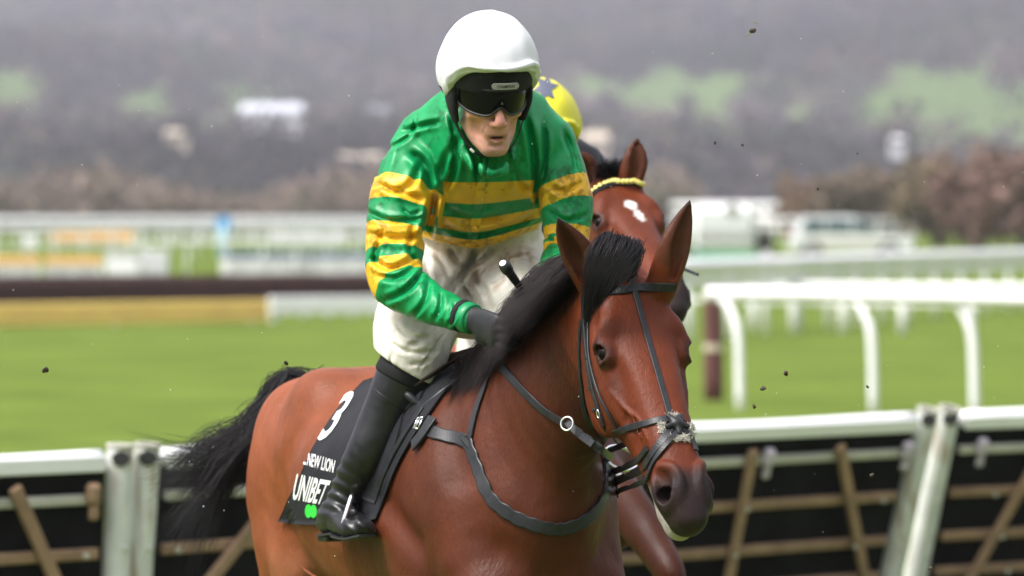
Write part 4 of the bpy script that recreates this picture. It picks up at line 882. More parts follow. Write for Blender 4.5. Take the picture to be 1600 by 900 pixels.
def head_sdf(F,S):
    E,C=F.ell,F.cap
    S.u(E((0,-.012,.045),(.076,.096,.085)),.02)
    S.u(E((0,.030,-.035),(.062,.060,.080)),.04)
    S.u(E((0,.035,-.076),(.041,.048,.045)),.035)
    S.u(E((0,.075,-.104),(.024,.018,.020)),.02)   # chin
    for q in (-1,1):
        S.u(E((q*.042,.058,-.028),(.022,.018,.018)),.02)  # cheek bone
        S.s_(E((q*.050,.068,-.066),(.016,.018,.028)),.022) # hollow cheek
        S.u(C((q*.053,.0,-.066),(q*.017,.070,-.110),.011,.012),.022)   # jaw line
        S.u(E((q*.030,.080,.022),(.026,.012,.010)),.014)  # brow
        S.s_(E((q*.031,.098,.004),(.020,.014,.013)),.012) # eye socket
        S.u(E((q*.030,.078,.003),(.016,.013,.012)),.006)
        S.u(C((q*.018,.089,-.036),(q*.030,.078,-.058),.006,.005),.010)  # naso-labial fold
        S.s_(C((q*.022,.094,-.040),(q*.033,.082,-.066),.0028,.003),.007)
        S.u(E((q*.077,-.005,-.010),(.008,.017,.030)),.006)  # ear
        S.s_(E((q*.086,.0,-.006),(.006,.008,.014)),.005)
    S.u(Chain([list(F(0,.086,.018))+[.009]*3,list(F(0,.101,-.006))+[.010,.009,.010],list(F(0,.115,-.030))+[.0135,.011,.012],list(F(0,.108,-.038))+[.013,.010,.010]],side=F.X),.010)
    for q in (-1,1):
        S.u(E((q*.0135,.101,-.037),(.0085,.011,.0085)),.005)
        S.s_(E((q*.0075,.106,-.0455),(.0045,.0065,.004)),.003)
    S.u(E((0,.083,-.060),(.026,.018,.018)),.014)
    # lips
    S.u(Chain([list(F(-.023,.080,-.0690))+[.003]*3,list(F(-.011,.093,-.0640))+[.0052]*3,list(F(0,.0955,-.0655))+[.0052]*3,list(F(.011,.093,-.0640))+[.0052]*3,list(F(.023,.080,-.0690))+[.003]*3]),.004)
    S.u(Chain([list(F(-.020,.081,-.0735))+[.003]*3,list(F(0,.093,-.0835))+[.0068]*3,list(F(.020,.081,-.0735))+[.003]*3]),.004)
    S.s_(E((0,.100,-.0742),(.017,.018,.0042)),.004)
    S.s_(E((0,.093,-.094),(.018,.008,.0045)),.008)
def head_col(F,V):
    x,f,z=F.loc(V); C=np.tile(np.array([.66,.32,.245]),(len(V),1))
    def mix(C,c,m): m=np.clip(m,0,1)[:,None]; return C*(1-m)+np.array(c)*m
    C=C*(1+.06*vnoise(V,9,2)[:,None])
    C=mix(C,(.60,.24,.19),np.exp(-((x)**2/.016**2+(z+.032)**2/.020**2))*.7*(f>.08))
    C=mix(C,(.56,.24,.18),np.exp(-((np.abs(x)-.040)**2/.02**2+(z+.035)**2/.018**2))*.35)
    C=mix(C,(.42,.16,.13),sstep(.0085,.005,np.abs(z+.074-.0)-.002)*sstep(.026,.020,np.abs(x))*(f>.078)*.8)
    C=mix(C,(.06,.02,.02),sstep(.004,.002,np.abs(z+.0742))*sstep(.018,.012,np.abs(x))*(f<.093)*(f>.07)*.9)
    C=mix(C,(.34,.22,.18),sstep(-.045,-.075,z)*.35*(np.abs(z+.074)>.010)*(f>.0)*(1+.3*vnoise(V,40,6)))
    C=mix(C,(.10,.06,.045),(z>.035)*1.)
    C=mix(C,(.05,.02,.015),np.exp(-((x-.043)**2+(z+.052)**2)/.0016**2)*(f>.03)*.9)
    return C
def limb_body(S,rows,sh=-.018,side=(1,0,0)):
    S.u(ch([(x,y,d,max(r+sh,.02),max(r+sh,.02),max(r+sh,.02)) for x,y,d,r in rows],side=side),.03)
def outside(rows,off=.85):
    """legs lie against the horse: depth taken from its flank"""
    P,_=h1.sol.hit([(r[0],r[1]) for r in rows]); out=[]
    for r,p in zip(rows,P):
        d=(p-CO)@CF; out.append((r[0],r[1],d-r[3]*off if d<14 else r[2],r[3]))
    out[0]=(out[0][0],out[0][1],min(out[0][2],out[1][2]+.03),out[0][3]); D=[o[2] for o in out]; a=np.polyfit(range(len(D)),D,1); return [(o[0],o[1],min(a[0]*i+a[1],o[2]+.01) if i<99 else 0,o[3]) for i,o in enumerate(out)]
def mirror(P):
    r=P-h1.O; return P-2*h1.lf*(r@h1.lf)
def mir(rows):
    out=[]
    for r in rows:
        x,y,d=proj(mirror(U(*r[:3]))); out.append((x,y,d,r[3]))
    return out
SHIN_R=outside([(637,580,11.8,.074),(604,650,11.8,.064),(576,708,11.8,.056),(548,762,11.9,.047),(534,800,11.9,.044)])
print('shin',SHIN_R)
def farleg(rows): return [proj(mirror(U(*r[:3]))-h1.fw*(.11*i/4)-h1.lf*.03*i/4)+(r[3],) for i,r in enumerate(rows)]
SHIN_L=farleg(SHIN_R)
kd=SHIN_R[0][2]; kl=SHIN_L[0]
LEG_R=[(705,425,12.22,.098),(670,462,12.05,.100),(648,515,lerp(12.05,kd,.7),.092),(640,556,kd,.072)]
LEG_L=[(795,425,12.22,.098),(812,455,12.05,.100),(814,490,11.9,.092),(kl[0]-6,548,kl[2],.072)]
def build_head_body():
    S=SDF(); head_sdf(HF,S)
    S.u(Chain([list(HF(0,-.015,-.05))+[.050]*3,list(U(766,195,11.82))+[.062]*3],side=(1,0,0)),.03)
    S.u(ch([(a,b,c,d-.036,e-.036,f-.036) for a,b,c,d,e,f in TORSO]),.04)
    for A in (ARM_R,ARM_L): limb_body(S,A,-.036)
    for A in (LEG_R,LEG_L): limb_body(S,A,-.018)
    for A in (SHIN_R,SHIN_L): limb_body(S,A,-.022)
    for A in (SHIN_R,SHIN_L):
        a=A[-1]; S.u(Cap(U(a[0],a[1],a[2]),U(a[0],a[1]+22,a[2]-.01),.022,.02),.02)
    for A,e in ((ARM_R,(772,512,11.47)),(ARM_L,(812,474,11.5))):
        a=A[-1]; S.u(Cap(U(a[0],a[1],a[2]),U(*e),.018,.014),.02)
    V,F=surface(S,.0036*QP)
    mesh('body',V,F,M['skin'],J,cols={'Col':head_col(HF,V)}); print('body',len(V),round(time.time()-T0,1))
    return S
BS=build_head_body()
# ---- jersey
def unroll(P):
    """height on the jersey front in photo rows, the hoops curve up towards the hips"""
    r=P-CO; dep=r@CF; py=450-FPX*(r@CU)/dep; dx=(P[:,0]-U(741,300,11.9)[0])/.00158
    kr=np.interp(py,[285,303,353,388],[4,9,27,46]); kl=np.interp(py,[285,303,353,388],[2,4,10,17])
    return py+np.where(dx>0,kr*(np.clip(dx,0,140)/100)**1.6,kl*(np.clip(-dx,0,110)/72)**1.6)
def build_jersey():
    S=SDF(); T=ch(TORSO); AR=ch(arm(ARM_R),side=(.95,0,.3)); AL=ch(arm(ARM_L),side=(.95,0,-.3))
    S.u(T,.03)
    S.u(Ell(U(762,192,11.84),(.145,.10,.055),x=(1,0,0)),.05)
    S.u(ch([(700,186,11.88,.05,.06,.06),(674,218,11.88,.080,.08,.085)]),.05); S.u(ch([(822,188,11.88,.05,.06,.06),(846,222,11.88,.076,.08,.08)]),.05)
    S.u(AR,.009); S.u(AL,.009)
    S.u(Ell(U(672,300,11.92),(.05,.08,.12)),.04)
    # collar ring
    S.u(Chain([list(HF(-.055,.00,-.135))+[.012,.012,.012],list(HF(-.035,.055,-.158))+[.012]*3,list(HF(0,.072,-.168))+[.012]*3,list(HF(.035,.055,-.158))+[.012]*3,list(HF(.058,.0,-.135))+[.012]*3],side=(0,0,1)),.02)
    S.s_(Chain([list(HF(0,.0,.02))+[.05]*3,list(HF(0,.018,-.16))+[.050]*3],side=(1,0,0)),.012)
    fs=[]
    def f(px,w,a,d=11.75): fs.append((np.array([U(x,y,d) for x,y in px]),w,a))
    # seams and creases
    f([(702,172),(712,215),(708,270),(690,300)],.010,.010); f([(722,195),(740,240),(748,290)],.008,.006); f([(690,190),(660,195),(628,205)],.008,.007)
    f([(640,235),(665,262),(672,310)],.012,.012); f([(680,300),(672,340),(662,375)],.012,.020); f([(660,250),(640,290),(610,300)],.010,.006)
    f([(585,285),(620,300),(670,312)],.008,.006); f([(572,330),(610,345),(668,340)],.008,.006); f([(575,365),(620,372),(665,368)],.010,.007)
    f([(578,400),(610,420),(655,400)],.010,.009); f([(590,430),(622,432),(660,408)],.010,.008); f([(600,470),(640,450),(662,420)],.009,.008)
    f([(640,500),(665,470),(672,440)],.008,.006); f([(680,500),(690,475),(690,455)],.007,.006); f([(700,508),(712,490),(712,470)],.006,.005)
    f([(760,240),(757,290),(740,385)],.0035,.004); f([(820,175),(830,220),(838,280),(842,330)],.010,.010); f([(850,190),(852,240),(846,290)],.008,.008)
    f([(800,250),(815,290),(838,300)],.010,.005); f([(790,230),(800,270),(790,300)],.008,.004); f([(700,330),(740,345),(790,340)],.012,.005); f([(690,350),(730,368),(800,355),(840,330)],.010,.006)
    f([(730,205),(700,240),(690,270)],.010,.006); f([(880,200),(895,240),(900,275)],.010,.006); f([(860,290),(880,300),(910,285)],.008,.006); f([(858,330),(885,345),(915,335)],.008,.006)
    f([(850,370),(880,380),(915,370)],.007,.006); f([(852,405),(875,410),(900,400)],.006,.006); f([(850,430),(870,425),(890,440)],.006,.005); f([(840,445),(860,430),(880,420)],.005,.005)
    f([(610,215),(600,250),(585,290)],.012,.005); f([(650,180),(640,210),(600,235)],.006,.005); f([(628,325),(640,335),(660,330)],.006,.004)
    f([(600,355),(590,385),(585,410)],.008,.006); f([(645,350),(640,385),(650,410)],.008,.005)
    fs=[(a,b*.85,c*1.7) for a,b,c in fs]; S.f(foldfn(fs,.25))
    S.f(lambda P,d: d+.0030*vnoise(P*np.array([1.1,.6,.35]),9,12)+.0016*vnoise(P*np.array([1,.6,.4]),22,14))
    S.f(lambda P,d: np.maximum(d,np.where((np.abs(P[:,0]-U(750,0,12)[0])<.175)&(P[:,1]>11.84),(unroll(P)-388)*.00158,-1)))
    V,F=surface(S,.0042*QP); V=relax(V,F,2,.4)
    px,py,_=proj(V.T if False else V[0]) if False else (None,None,None)
    r=V-CO; dep=r@CF; px=800+FPX*(r@CR)/dep; py=450-FPX*(r@CU)/dep
    dT=T.ev(V); dR,tR=AR.ev(V,param=True); dL,tL=AL.ev(V,param=True)
    # hoops: signed distance (metres) into a gold band
    def bands(t,L): return np.max([ (b-a)/2-np.abs(t-(a+b)/2) for a,b in L],0)
    z=V[:,2]; x=V[:,0]-U(755,300,11.8)[0]
    zz=lambda y: U(755,y,11.75)[2]
    c=unroll(V)*.00158
    pp=lambda y:y*.00158
    hT=bands(c,[(pp(285),pp(319)),(pp(342),pp(363)),(pp(375),pp(392))])
    pxm=11.8/7500
    hR=bands(tR,[(92*pxm,129*pxm),(162*pxm,204*pxm),(228*pxm,262*pxm)])
    hL=bands(tL,[(72*pxm,108*pxm),(146*pxm,172*pxm),(190*pxm,214*pxm)])
    wR=dT-dR; wL=dT-dL
    hoop=np.where((dR<dT)&(dR<dL),hR,np.where(dL<dT,hL,hT))
    # crisp seam where sleeve meets body: keep the value sheetwise
    jr=mesh('jersey',V,F,M['silk'],J,attrs={'hoop':hoop})
    print('jersey',len(V),round(time.time()-T0,1))
    # cuff trims
    for A,nm in ((ARM_R,'cuff'),(ARM_L,'cuff')):
        a=U(*A[-2][:3]); b=U(*A[-1][:3]); d=nrm(b-a); L_=np.linalg.norm(b-a)
        m=MB(); m.tube([b-d*.012,b-d*.010,b+d*.012,b+d*.014],[.036,.0385,.0375,.034],28); m.build('cuff_trim',M['green_edge'],jr,smooth=True)
        m=MB(); m.tube([b-d*.028,b-d*.026,b-d*.013,b-d*.011],[.036,.0405,.0400,.036],28); m.build('cuff_band',M['black'],jr,smooth=True)
    # placket and buttons
    P,N=S.hit([(758,246),(757,262),(755,280),(752,300),(749,320),(745,340),(741,360),(737,378)])
    m=MB(); Ps=spline(np.hstack([P,N]),30); m.ribbon(Ps[:,:3]+.001*Ps[:,3:],Ps[:,3:],.026,.0012)
    c=np.array([zz(286)]); pv=Ps[:,:3]
    V2=np.array(m.V); c2=unroll(V2)*.00158
    m.build('placket',M['silk'],jr,smooth=False,attrs={'hoop':bands(c2,[(pp(285),pp(319)),(pp(342),pp(363)),(pp(375),pp(392))])})
    P,N=S.hit([(753,308),(742,357),(733,381)])
    for p,n in zip(P,N):
        m=MB(); m.tube([p,p+n*.004,p+n*.006,p+n*.0065],[.0088,.0088,.0075,.004],18); m.build('button',M['button'],jr,smooth=True)
    return S
JS=build_jersey()
# ---- breeches
def build_breeches():
    S=SDF()
    S.u(ch([(742,452,12.34,.168,.145,.13),(745,410,12.26,.172,.150,.132),(746,372,12.20,.162,.145,.12),(752,338,12.12,.152,.112,.122)]),.04)
    S.u(ch([(r[0],r[1],r[2],r[3]+.012,r[3]+.006,r[3]+.006) for r in LEG_R]),.05)
    S.u(ch([(r[0],r[1],r[2],r[3]+.014,r[3]+.006,r[3]+.006) for r in LEG_L]),.05)
    S.u(ch([(645,540,kd,.078,.078,.078),(637,580,kd,.082,.084,.084),(632,596,kd,.082,.084,.084)]),.03)
    fs=[]
    def f(px,w,a,d=12.0): fs.append((np.array([U(x,y,d) for x,y in px]),w,a))
    f([(745,385),(735,410),(712,440),(690,470)],.012,.016); f([(700,385),(715,410),(730,420)],.008,.008); f([(680,395),(700,425),(705,450)],.009,.007); f([(775,385),(755,405),(740,415)],.008,.007)
    f([(665,400),(672,450),(660,500)],.010,.007); f([(690,480),(670,520),(640,540)],.010,.007); f([(620,500),(640,520),(680,525)],.007,.006); f([(612,530),(640,545),(690,545)],.007,.006)
    f([(640,565),(670,560),(690,530)],.006,.005); f([(740,430),(760,455),(770,490)],.010,.006); f([(780,395),(800,420),(805,450)],.010,.006); f([(730,420),(720,440),(735,470)],.008,.006)
    f([(820,390),(830,420),(835,450)],.008,.005); f([(700,512),(672,552),(655,575)],.004,.005); f([(617,545),(612,565),(606,575)],.006,.004)
    fs=[(a,b*.8,c*1.25) for a,b,c in fs]; S.f(foldfn(fs,.3)); S.f(lambda P,d: d+.0020*vnoise(P,9,21))
    tpR=U(*SHIN_R[0][:3]); axR=nrm(U(*SHIN_R[1][:3])-tpR)
    S.f(lambda P,d: np.where(np.linalg.norm(P-tpR,axis=1)<.16,np.maximum(d,(P-tpR)@axR+.006-.10*(P[:,0]-tpR[0])),d))
    V,F=surface(S,.005*QP); V=relax(V,F,2,.4)
    C=np.tile(np.array([.63,.60,.53]),(len(V),1)); n=vnoise(V,10,33)*.5+vnoise(V,26,34)*.5
    mud=np.clip(n-.15,0,1)*np.exp(-((V[:,0]-U(770,395,12)[0])**2+(V[:,2]-U(770,395,12)[2])**2)/.10**2)*1.5+np.clip(vnoise(V,60,35)-.8,0,1)*1.0+np.clip(n,0,1)*.08
    mud=np.clip(mud,0,.7)[:,None]; C=C*(1-mud)+np.array([.26,.15,.08])*mud
    o=mesh('breeches',V,F,M['breech'],J,cols={'Col':C}); print('breeches',round(time.time()-T0,1))
    # waistband, side stripe print
    P,N=S.hit([(822,350),(834,385),(842,415),(850,440),(856,462)],11.6)
    return S
PS=build_breeches()
# ---- boots
def build_boot(SH,fx,name):
    S=SDF(); S.u(ch([(r[0],r[1],r[2],r[3]*.98,r[3],r[3]) for r in SH]),.02)
    a=np.array(SH[-1][:3]); A=U(*a)
    return S
def boots(SH,toe,heel,side):
    S=SDF(); S.u(ch([(r[0],r[1],r[2],r[3],r[3]*1.02,r[3]*1.02) for r in SH]),.02)
    h=np.array(U(*heel)); t=np.array(U(*toe)); an=U(*SH[-1][:3]); m1=lerp(h,t,.45); m2=lerp(h,t,.8)
    S.u(Chain([list(h+np.array([0,0,.012]))+[.034,.045,.034],list(lerp(h,t,.3)+np.array([0,0,.015]))+[.036,.050,.030],list(m1+np.array([0,0,.006]))+[.040,.040,.028],list(m2+np.array([0,0,-.004]))+[.043,.030,.026],list(t)+[.030,.020,.020]],side=side,p=2.3),.03)
    def wr(P,d):
        q=(P-an)@nrm(U(*SH[0][:3])-an); m=np.exp(-((q-.05)/.075)**2)
        return d+.0030*m*np.sin(q*190+4*vnoise(P,4,5)+20*P[:,0])+.0006*vnoise(P,8,3)
    S.f(wr)
    V,F=surface(S,.0045*QP); 
    tp=U(*SH[0][:3]); ax=nrm(U(*SH[1][:3])-tp)
    b=mesh('boot',V,F,M['boot'],J)
    # sole and heel
    dn=np.array([0,0,-1.]); d=nrm(t-h); sd=nrm(np.cross(d,dn)); m=MB(); P=[h-d*.02+dn*.018,h+dn*.020,lerp(h,t,.33)+dn*.014,m1+dn*.020,m2+dn*.025,t+d*.012+dn*.016]; 
    m.ribbon(spline(P,16),[dn]*17,spline(np.array([[.052],[.066],[.062],[.080],[.084],[.045]]),16)[:,0],.007); m.box(h+dn*.030+d*.004,(.05,.05,.016),ax=(d,sd,dn),bev=.004)
    m.build('sole',M['rubber'],b)
    # elastic top band of the boot
    top=MB(); P=[tp-ax*.028,tp-ax*.02,tp+ax*.020,tp+ax*.026]; r=SH[0][3]; top.tube(P,[r*.95,r*1.035,r*1.05,r*1.0],36); top.build('boot_band',M['black'],b,smooth=True)
    # seam across the calf
    q=U(*SH[1][:3]); q0=lerp(tp,q,.62); m=MB(); n=40; ax2=nrm(q-tp); X=nrm(np.cross(ax2,(0,1,0))); Y=np.cross(ax2,X); rr=lerp(SH[0][3],SH[1][3],.62)*1.015
    m.tube([q0+(X*math.cos(a)*.99+Y*math.sin(a)*1.01)*rr+ax2*.008*math.cos(a) for a in np.linspace(0,2*math.pi,n+1)],.0016,6,caps=False); m.build('seam',M['boot'],b,smooth=True)
    return S
da=SHIN_R[-1][2]; tR=(570,824,da-.14); hR=(515,822,da+.03)
tL=proj(mirror(U(*tR))-h1.fw*.11-h1.lf*.03); hL=proj(mirror(U(*hR))-h1.fw*.11-h1.lf*.03)
BR=boots(SHIN_R,tR,hR,(.9,.35,0)); BL=boots(SHIN_L,tL,hL,(.9,-.2,0))
print('boots',round(time.time()-T0,1))
# ---- gloves: palm, four fingers curled round the rein, thumb
def glove(wrist,knuck,side,curl,up,name='glove'):
    w,k=np.array(U(*wrist)),np.array(U(*knuck)); d=nrm(k-w); s_=nrm(np.array(side)-d*(np.array(side)@d)); n=np.cross(d,s_)
    if n@np.array(curl)<0: n=-n
    S=SDF(); ae=U(*(ARM_R if wrist[0]<790 else ARM_L)[-1][:3]); S.u(Cap(ae-d*.02,w,.030,.028),.015); S.u(Chain([list(w-d*.035)+[.031,.027,.027],list(w)+[.029,.022,.022],list(lerp(w,k,.5))+[.040,.018,.018],list(k)+[.043,.016,.016]],side=s_),.015)
    for i,o in enumerate((-.032,-.011,.011,.031)):
        L_=(.040,.045,.043,.034)[i]; p0=k+s_*o; p1=p0+d*L_*.75+n*.010; p2=p1+n*.028-d*.004; p3=p2-d*.022+n*.006
        S.u(Chain([list(p0-d*.02)+[.0105]*3,list(p1)+[.0100]*3,list(p2)+[.0092]*3,list(p3)+[.0082]*3],side=s_,n=9),.004)
    b=lerp(w,k,.35)-s_*.034; S.u(Chain([list(b)+[.014]*3,list(b+d*.03-s_*.012+n*.014)+[.0115]*3,list(b+d*.055+s_*.004+n*.022)+[.0095]*3],side=n,n=6),.008)
    V,F=surface(S,.0035*QP); g=mesh('glove',V,F,M['glove'],J); 
    m=MB(); m.tube([w-d*.062,w-d*.055,w-d*.008,w-d*.004],[.030,.0335,.032,.028],24); m.build('wrist_strap',M['black'],g,smooth=True)
    return k+d*.03+n*.018
gr=glove((738,499,11.545),(775,518,11.44),(.25,-.6,.8),(0,.2,-1),1)
gl=glove((822,462,11.54),(800,480,11.44),(.5,-.5,.75),(0,.2,-1),1)
# ---- helmet
def helmet(F,par,matcover,extra=None,name='helmet'):
    hm=None
    S=SDF(); S.u(F.ell((0,-.012,.075),(.112,.135,.122)),.01); S.u(F.ell((0,-.03,.05),(.112,.118,.10)),.03)
    cz=lambda f: -.006+.108*float(sstep(-.045,.100,f))
    bp_=[]
    for a in np.linspace(-1.75,1.75,15):
        f0=-.012+.135*math.cos(a); z_=cz(f0); s1=math.sqrt(max(.2,1-((z_-.075)/.122)**2)); fl=.012*max(0,math.cos(a))**1.5; bp_.append(list(F((.112+fl*.4)*math.sin(a)*s1,-.012+(.135+fl)*math.cos(a)*s1,z_+.004))+[.0065]*3)
    S.u(Chain(bp_,side=F.Z),.010)
    if False: S.u(Chain([list(F(-.096,.060,.050))+[.010,.006,.006],list(F(-.060,.112,.090))+[.013,.006,.006],list(F(0,.134,.104))+[.015,.006,.006],list(F(.060,.112,.090))+[.013,.006,.006],list(F(.096,.060,.050))+[.010,.006,.006]],side=F.Y),.014)
    S.u(F.ell((0,-.01,.197),(.016,.016,.006)),.006)
    # cut below the brim: a tilted plane, and hollow it
    pz=F.Z*1.0+F.Y*-.18; pz=nrm(pz); p0=F(0,.13,.058)
    def cut(P,d):
        x,f,z=F.loc(P); a=(-.006+.108*sstep(-.045,.100,f)-.012*np.abs(x)/.1)-z
        n=.0016*vnoise(P*np.array([1,1,.6]),13,40)+.0026*np.sin(np.arctan2(x,f+.02)*14+3*vnoise(P,5,2))*sstep(.13,.06,z)
        return np.maximum(d+n,a-.006)
    S.f(cut)
    S2=SDF(); 
    V,Fc=surface(S,.0042*QP,lo=None)
    hm=mesh('helmet_cover' if name!='helmet' else 'helmet',V,Fc,matcover,par)
    # inner black shell seen under the brim
    S3=SDF(); S3.u(F.ell((0,-.012,.065),(.102,.123,.112)),.01); S3.u(F.ell((0,-.02,.03),(.094,.108,.05)),.03)
    def cut3(P,d):
        x,f,z=F.loc(P); a=np.where(f>.0,.034,.0)-z+ -.02*sstep(.03,-.06,f); return np.maximum(np.maximum(d,a),z-.10)
    S3.f(cut3); V,Fc=surface(S3,.0045*QP); mesh('shell',V,Fc,M['black'],hm)
    for q in (-1,1):  # padded harness over the ears
        S4=SDF(); S4.u(Chain([list(F(q*.090,-.005,.035))+[.040,.010,.010],list(F(q*.090,-.002,-.010))+[.040,.012,.012],list(F(q*.080,.008,-.055))+[.026,.009,.009]],side=F.Y),.01)
        S4.f(lambda P,d: d+.0012*vnoise(P,20,7)); V,Fc=surface(S4,.0045*QP); mesh('ear_pad',V,Fc,M['black'],hm)
    m=MB(); P=spline([F(-.080,.015,-.06),F(-.060,.036,-.100),F(-.032,.052,-.126),F(0,.056,-.132),F(.032,.052,-.126),F(.060,.036,-.100),F(.080,.015,-.06)],30)
    c=F(0,.02,-.09); m.ribbon(P,[nrm(p-c) for p in P],.011*F.k,.003); m.build('chin_strap',M['black'],hm)
    m=MB(); a=P[8]; m.box(a+nrm(a-c)*.004,(.013,.010,.005),ax=(nrm(P[9]-P[7]),nrm(np.cross(nrm(a-c),P[9]-P[7])),nrm(a-c)),bev=.002); m.build('chin_buckle',M['white'],hm)
    return hm,S
HM,HS=helmet(HF,J,M['white_silk'])
# ---- goggles
def goggles(F,par,tilt=0):
    def hw(u): # half height along the lens, u -1..1
        return .021+.006*np.cos((abs(u)-.5)*3.0)-.016*np.exp(-(u/.16)**2)*0
    V=[];N=48;Mh=14
    for i in range(N+1):
        u=-1+2*i/N; x=.083*math.sin(u*1.12)/math.sin(1.12); f=.112-.088*(1-math.cos(u*1.12))/(1-math.cos(1.12))*1.0
        top=.035-.004*u*u; bot=-.029*(1-abs(u)**5*.55)+.022*math.exp(-(u/.17)**2)
        for j in range(Mh+1):
            v=j/Mh; z=lerp(bot,top,v); bulge=.006*math.sin(math.pi*v); V.append(F(x*(1+bulge*1.),f+bulge,z+.012))
    V=np.array(V); Fq=[]; n=Mh+1
    for i in range(N):
        for j in range(Mh): Fq.append((i*n+j,i*n+j+1,(i+1)*n+j+1,(i+1)*n+j)[::-1])
    c=F(0,-.0,0); Vi=V-np.array([nrm(v-c) for v in V])*.003; K=len(V); FF=list(Fq)+[tuple(K+a for a in f[::-1]) for f in Fq]
    bd=[i*n for i in range(N+1)]+[N*n+j for j in range(1,n)]+[i*n+n-1 for i in range(N-1,-1,-1)]+[j for j in range(n-2,0,-1)]
    for a,b in zip(bd,bd[1:]+bd[:1]): FF.append((a,b,K+b,K+a))
    g=mesh('goggles',np.vstack([V,Vi]),FF,M['lens'],par)
    m=MB(); L=[V[i] for i in bd]; L.append(L[0]); m.tube(L,.0034,8,caps=False); m.build('frame',M['rubber'],g,smooth=True)
    for q in (-1,1):
        m=MB(); P=spline([F(q*.082,.030,.006),F(q*.099,.0,.012),F(q*.104,-.05,.020)],10); m.ribbon(P,[nrm(p-F(0,-.02,.0)) for p in P],.024*F.k,.004); m.build('strap',M['black'],g)
    return g
GG=goggles(HF,J)
# ================================================================ TACK
HS1=h1.sol
def pts_on(px,n=24,off=0.0,sdf=None,start=9.5):
    px=spline(np.array(px,float),n) if len(px)>2 else spline(np.array(px,float),n)
    P,N=(sdf or HS1).hit(px); return P+N*off,N
def strap(name,px,wd,parent,th=.004,off=.001,n=28,m_=None,wave=None,sdf=None,smooth_n=True,start=9.5):
    P,N=pts_on(px,n,off,sdf,start)
    for _ in range(3): P[1:-1]=(P[:-2]+2*P[1:-1]+P[2:])/4; N[1:-1]=(N[:-2]+2*N[1:-1]+N[2:])/4
    w=np.full(len(P),wd)
    if wave: w=wd*(1+wave[0]*np.sin(np.arange(len(P))*wave[1]))
    mb=MB(); mb.ribbon(P,N,w,th); return mb.build(name,m_ or M['leather'],parent)
def free_strap(name,P,N,wd,parent,th=.004,n=24,m_=None):
    S=spline(np.hstack([np.array(P,float),np.array(N,float)]),n); mb=MB(); mb.ribbon(S[:,:3],S[:,3:],wd,th); return mb.build(name,m_ or M['leather'],parent)
def ring(c,n,r,t,name,parent,sq=1.0,ax=None,m_=None,k=32):
    n=nrm(n); a=nrm(np.cross(n,(0,0,1))) if ax is None else nrm(np.array(ax)-n*(np.array(ax)@n)); b=np.cross(n,a); mb=MB()
    mb.tube([c+a*math.cos(q)*r*sq+b*math.sin(q)*r for q in np.linspace(0,2*math.pi,k+1)],t,8,caps=False); return mb.build(name,m_ or M['metal'],parent,smooth=True)
def at(px,py,off=0): P,N=HS1.hit([(px,py)]); return P[0]+N[0]*off,N[0]
br0,_=at(1000,450)
BRI=empty('bridle',br0,0,label='black leather bridle with crossed noseband and white fluff pad on near bay horse',cat='bridle')
strap('browband',[(928,466),(950,458),(985,452),(1020,449),(1054,449)],.021,BRI,.005)
strap('face_strap',[(985,434),(996,470),(1008,515),(1021,560),(1034,605),(1046,648)],.0135,BRI,.004)
strap('cheek_strap',[(914,462),(913,500),(918,560),(927,610),(940,650),(952,690)],.017,BRI,.005)
strap('cheek_strap',[(920,500),(922,560),(936,612),(952,645),(966,672)],.009,BRI,.004,off=.002)
strap('throat_strap',[(909,500),(906,545),(909,600),(913,640),(925,668)],.012,BRI,.004)
for y in (505,560,607,640): 
    p,n=at(914+(y-480)**2/900*.55,y,.004); mb=MB(); mb.box(p,(.021,.009,.005),ax=(np.cross(n,(0,0,1)),np.array([0,0,1.]),n),bev=.002); mb.build('keeper',M['leather'],BRI)
p,n=at(938,646,.006); ring(p,n,.010,.0016,'buckle',BRI,.7)
KN=(1056,664)
nb=strap('noseband',[(962,676),(985,668),(1010,662),(1035,656),(1050,656)],.016,BRI,.004,off=.002)
strap('noseband',[(1090,640),(1080,650),(1066,656),(1052,660)],.014,BRI,.004,off=.002,n=12)
strap('noseband',[(1048,668),(1036,688),(1018,712),(1003,742),(999,765)],.020,BRI,.004,off=.002)
strap('noseband',[(1058,676),(1042,695),(1024,722),(1012,752),(1008,775)],.013,BRI,.004,off=.004)
strap('noseband',[(1060,668),(1072,676),(1081,690),(1086,705)],.014,BRI,.004,off=.003,n=12)
# knot plate and fluff under it
S=SDF(); p,n=at(*KN,.006)
for i in range(5):
    a=i*2*math.pi/5+.3; e1=nrm(np.cross(n,(0,0,1))); e2=np.cross(n,e1); S.u(Cap(p,p+(e1*math.cos(a)+e2*math.sin(a))*.026,.010,.006),.006)
V,F=surface(S,.0022*QP); mesh('noseband_plate',V,F,M['leather'],BRI)
rows=[];rr=[]
for px,py,sx,sy,nn in ((1064,685,17,4,900),(1034,669,5,7,350),(1080,670,5,8,350),(1052,650,9,2,200)):
    for i in range(nn):
        q,m_=at(px+random.uniform(-sx,sx),py+random.uniform(-sy,sy)) if i%6==0 else (q0,m0); q0,m0=q,m_
        o=np.array([random.gauss(0,1) for _ in range(3)])*.002; d=nrm(m_+np.array([random.gauss(0,.5) for _ in range(3)])); q=q+o
        rows.append([q,q+d*.004,q+d*.006+o*.4]); rr.append(.0011)
V,F=strands(rows,rr); mesh('fluff_pad',V,F,M['fluff'],BRI,smooth=False)
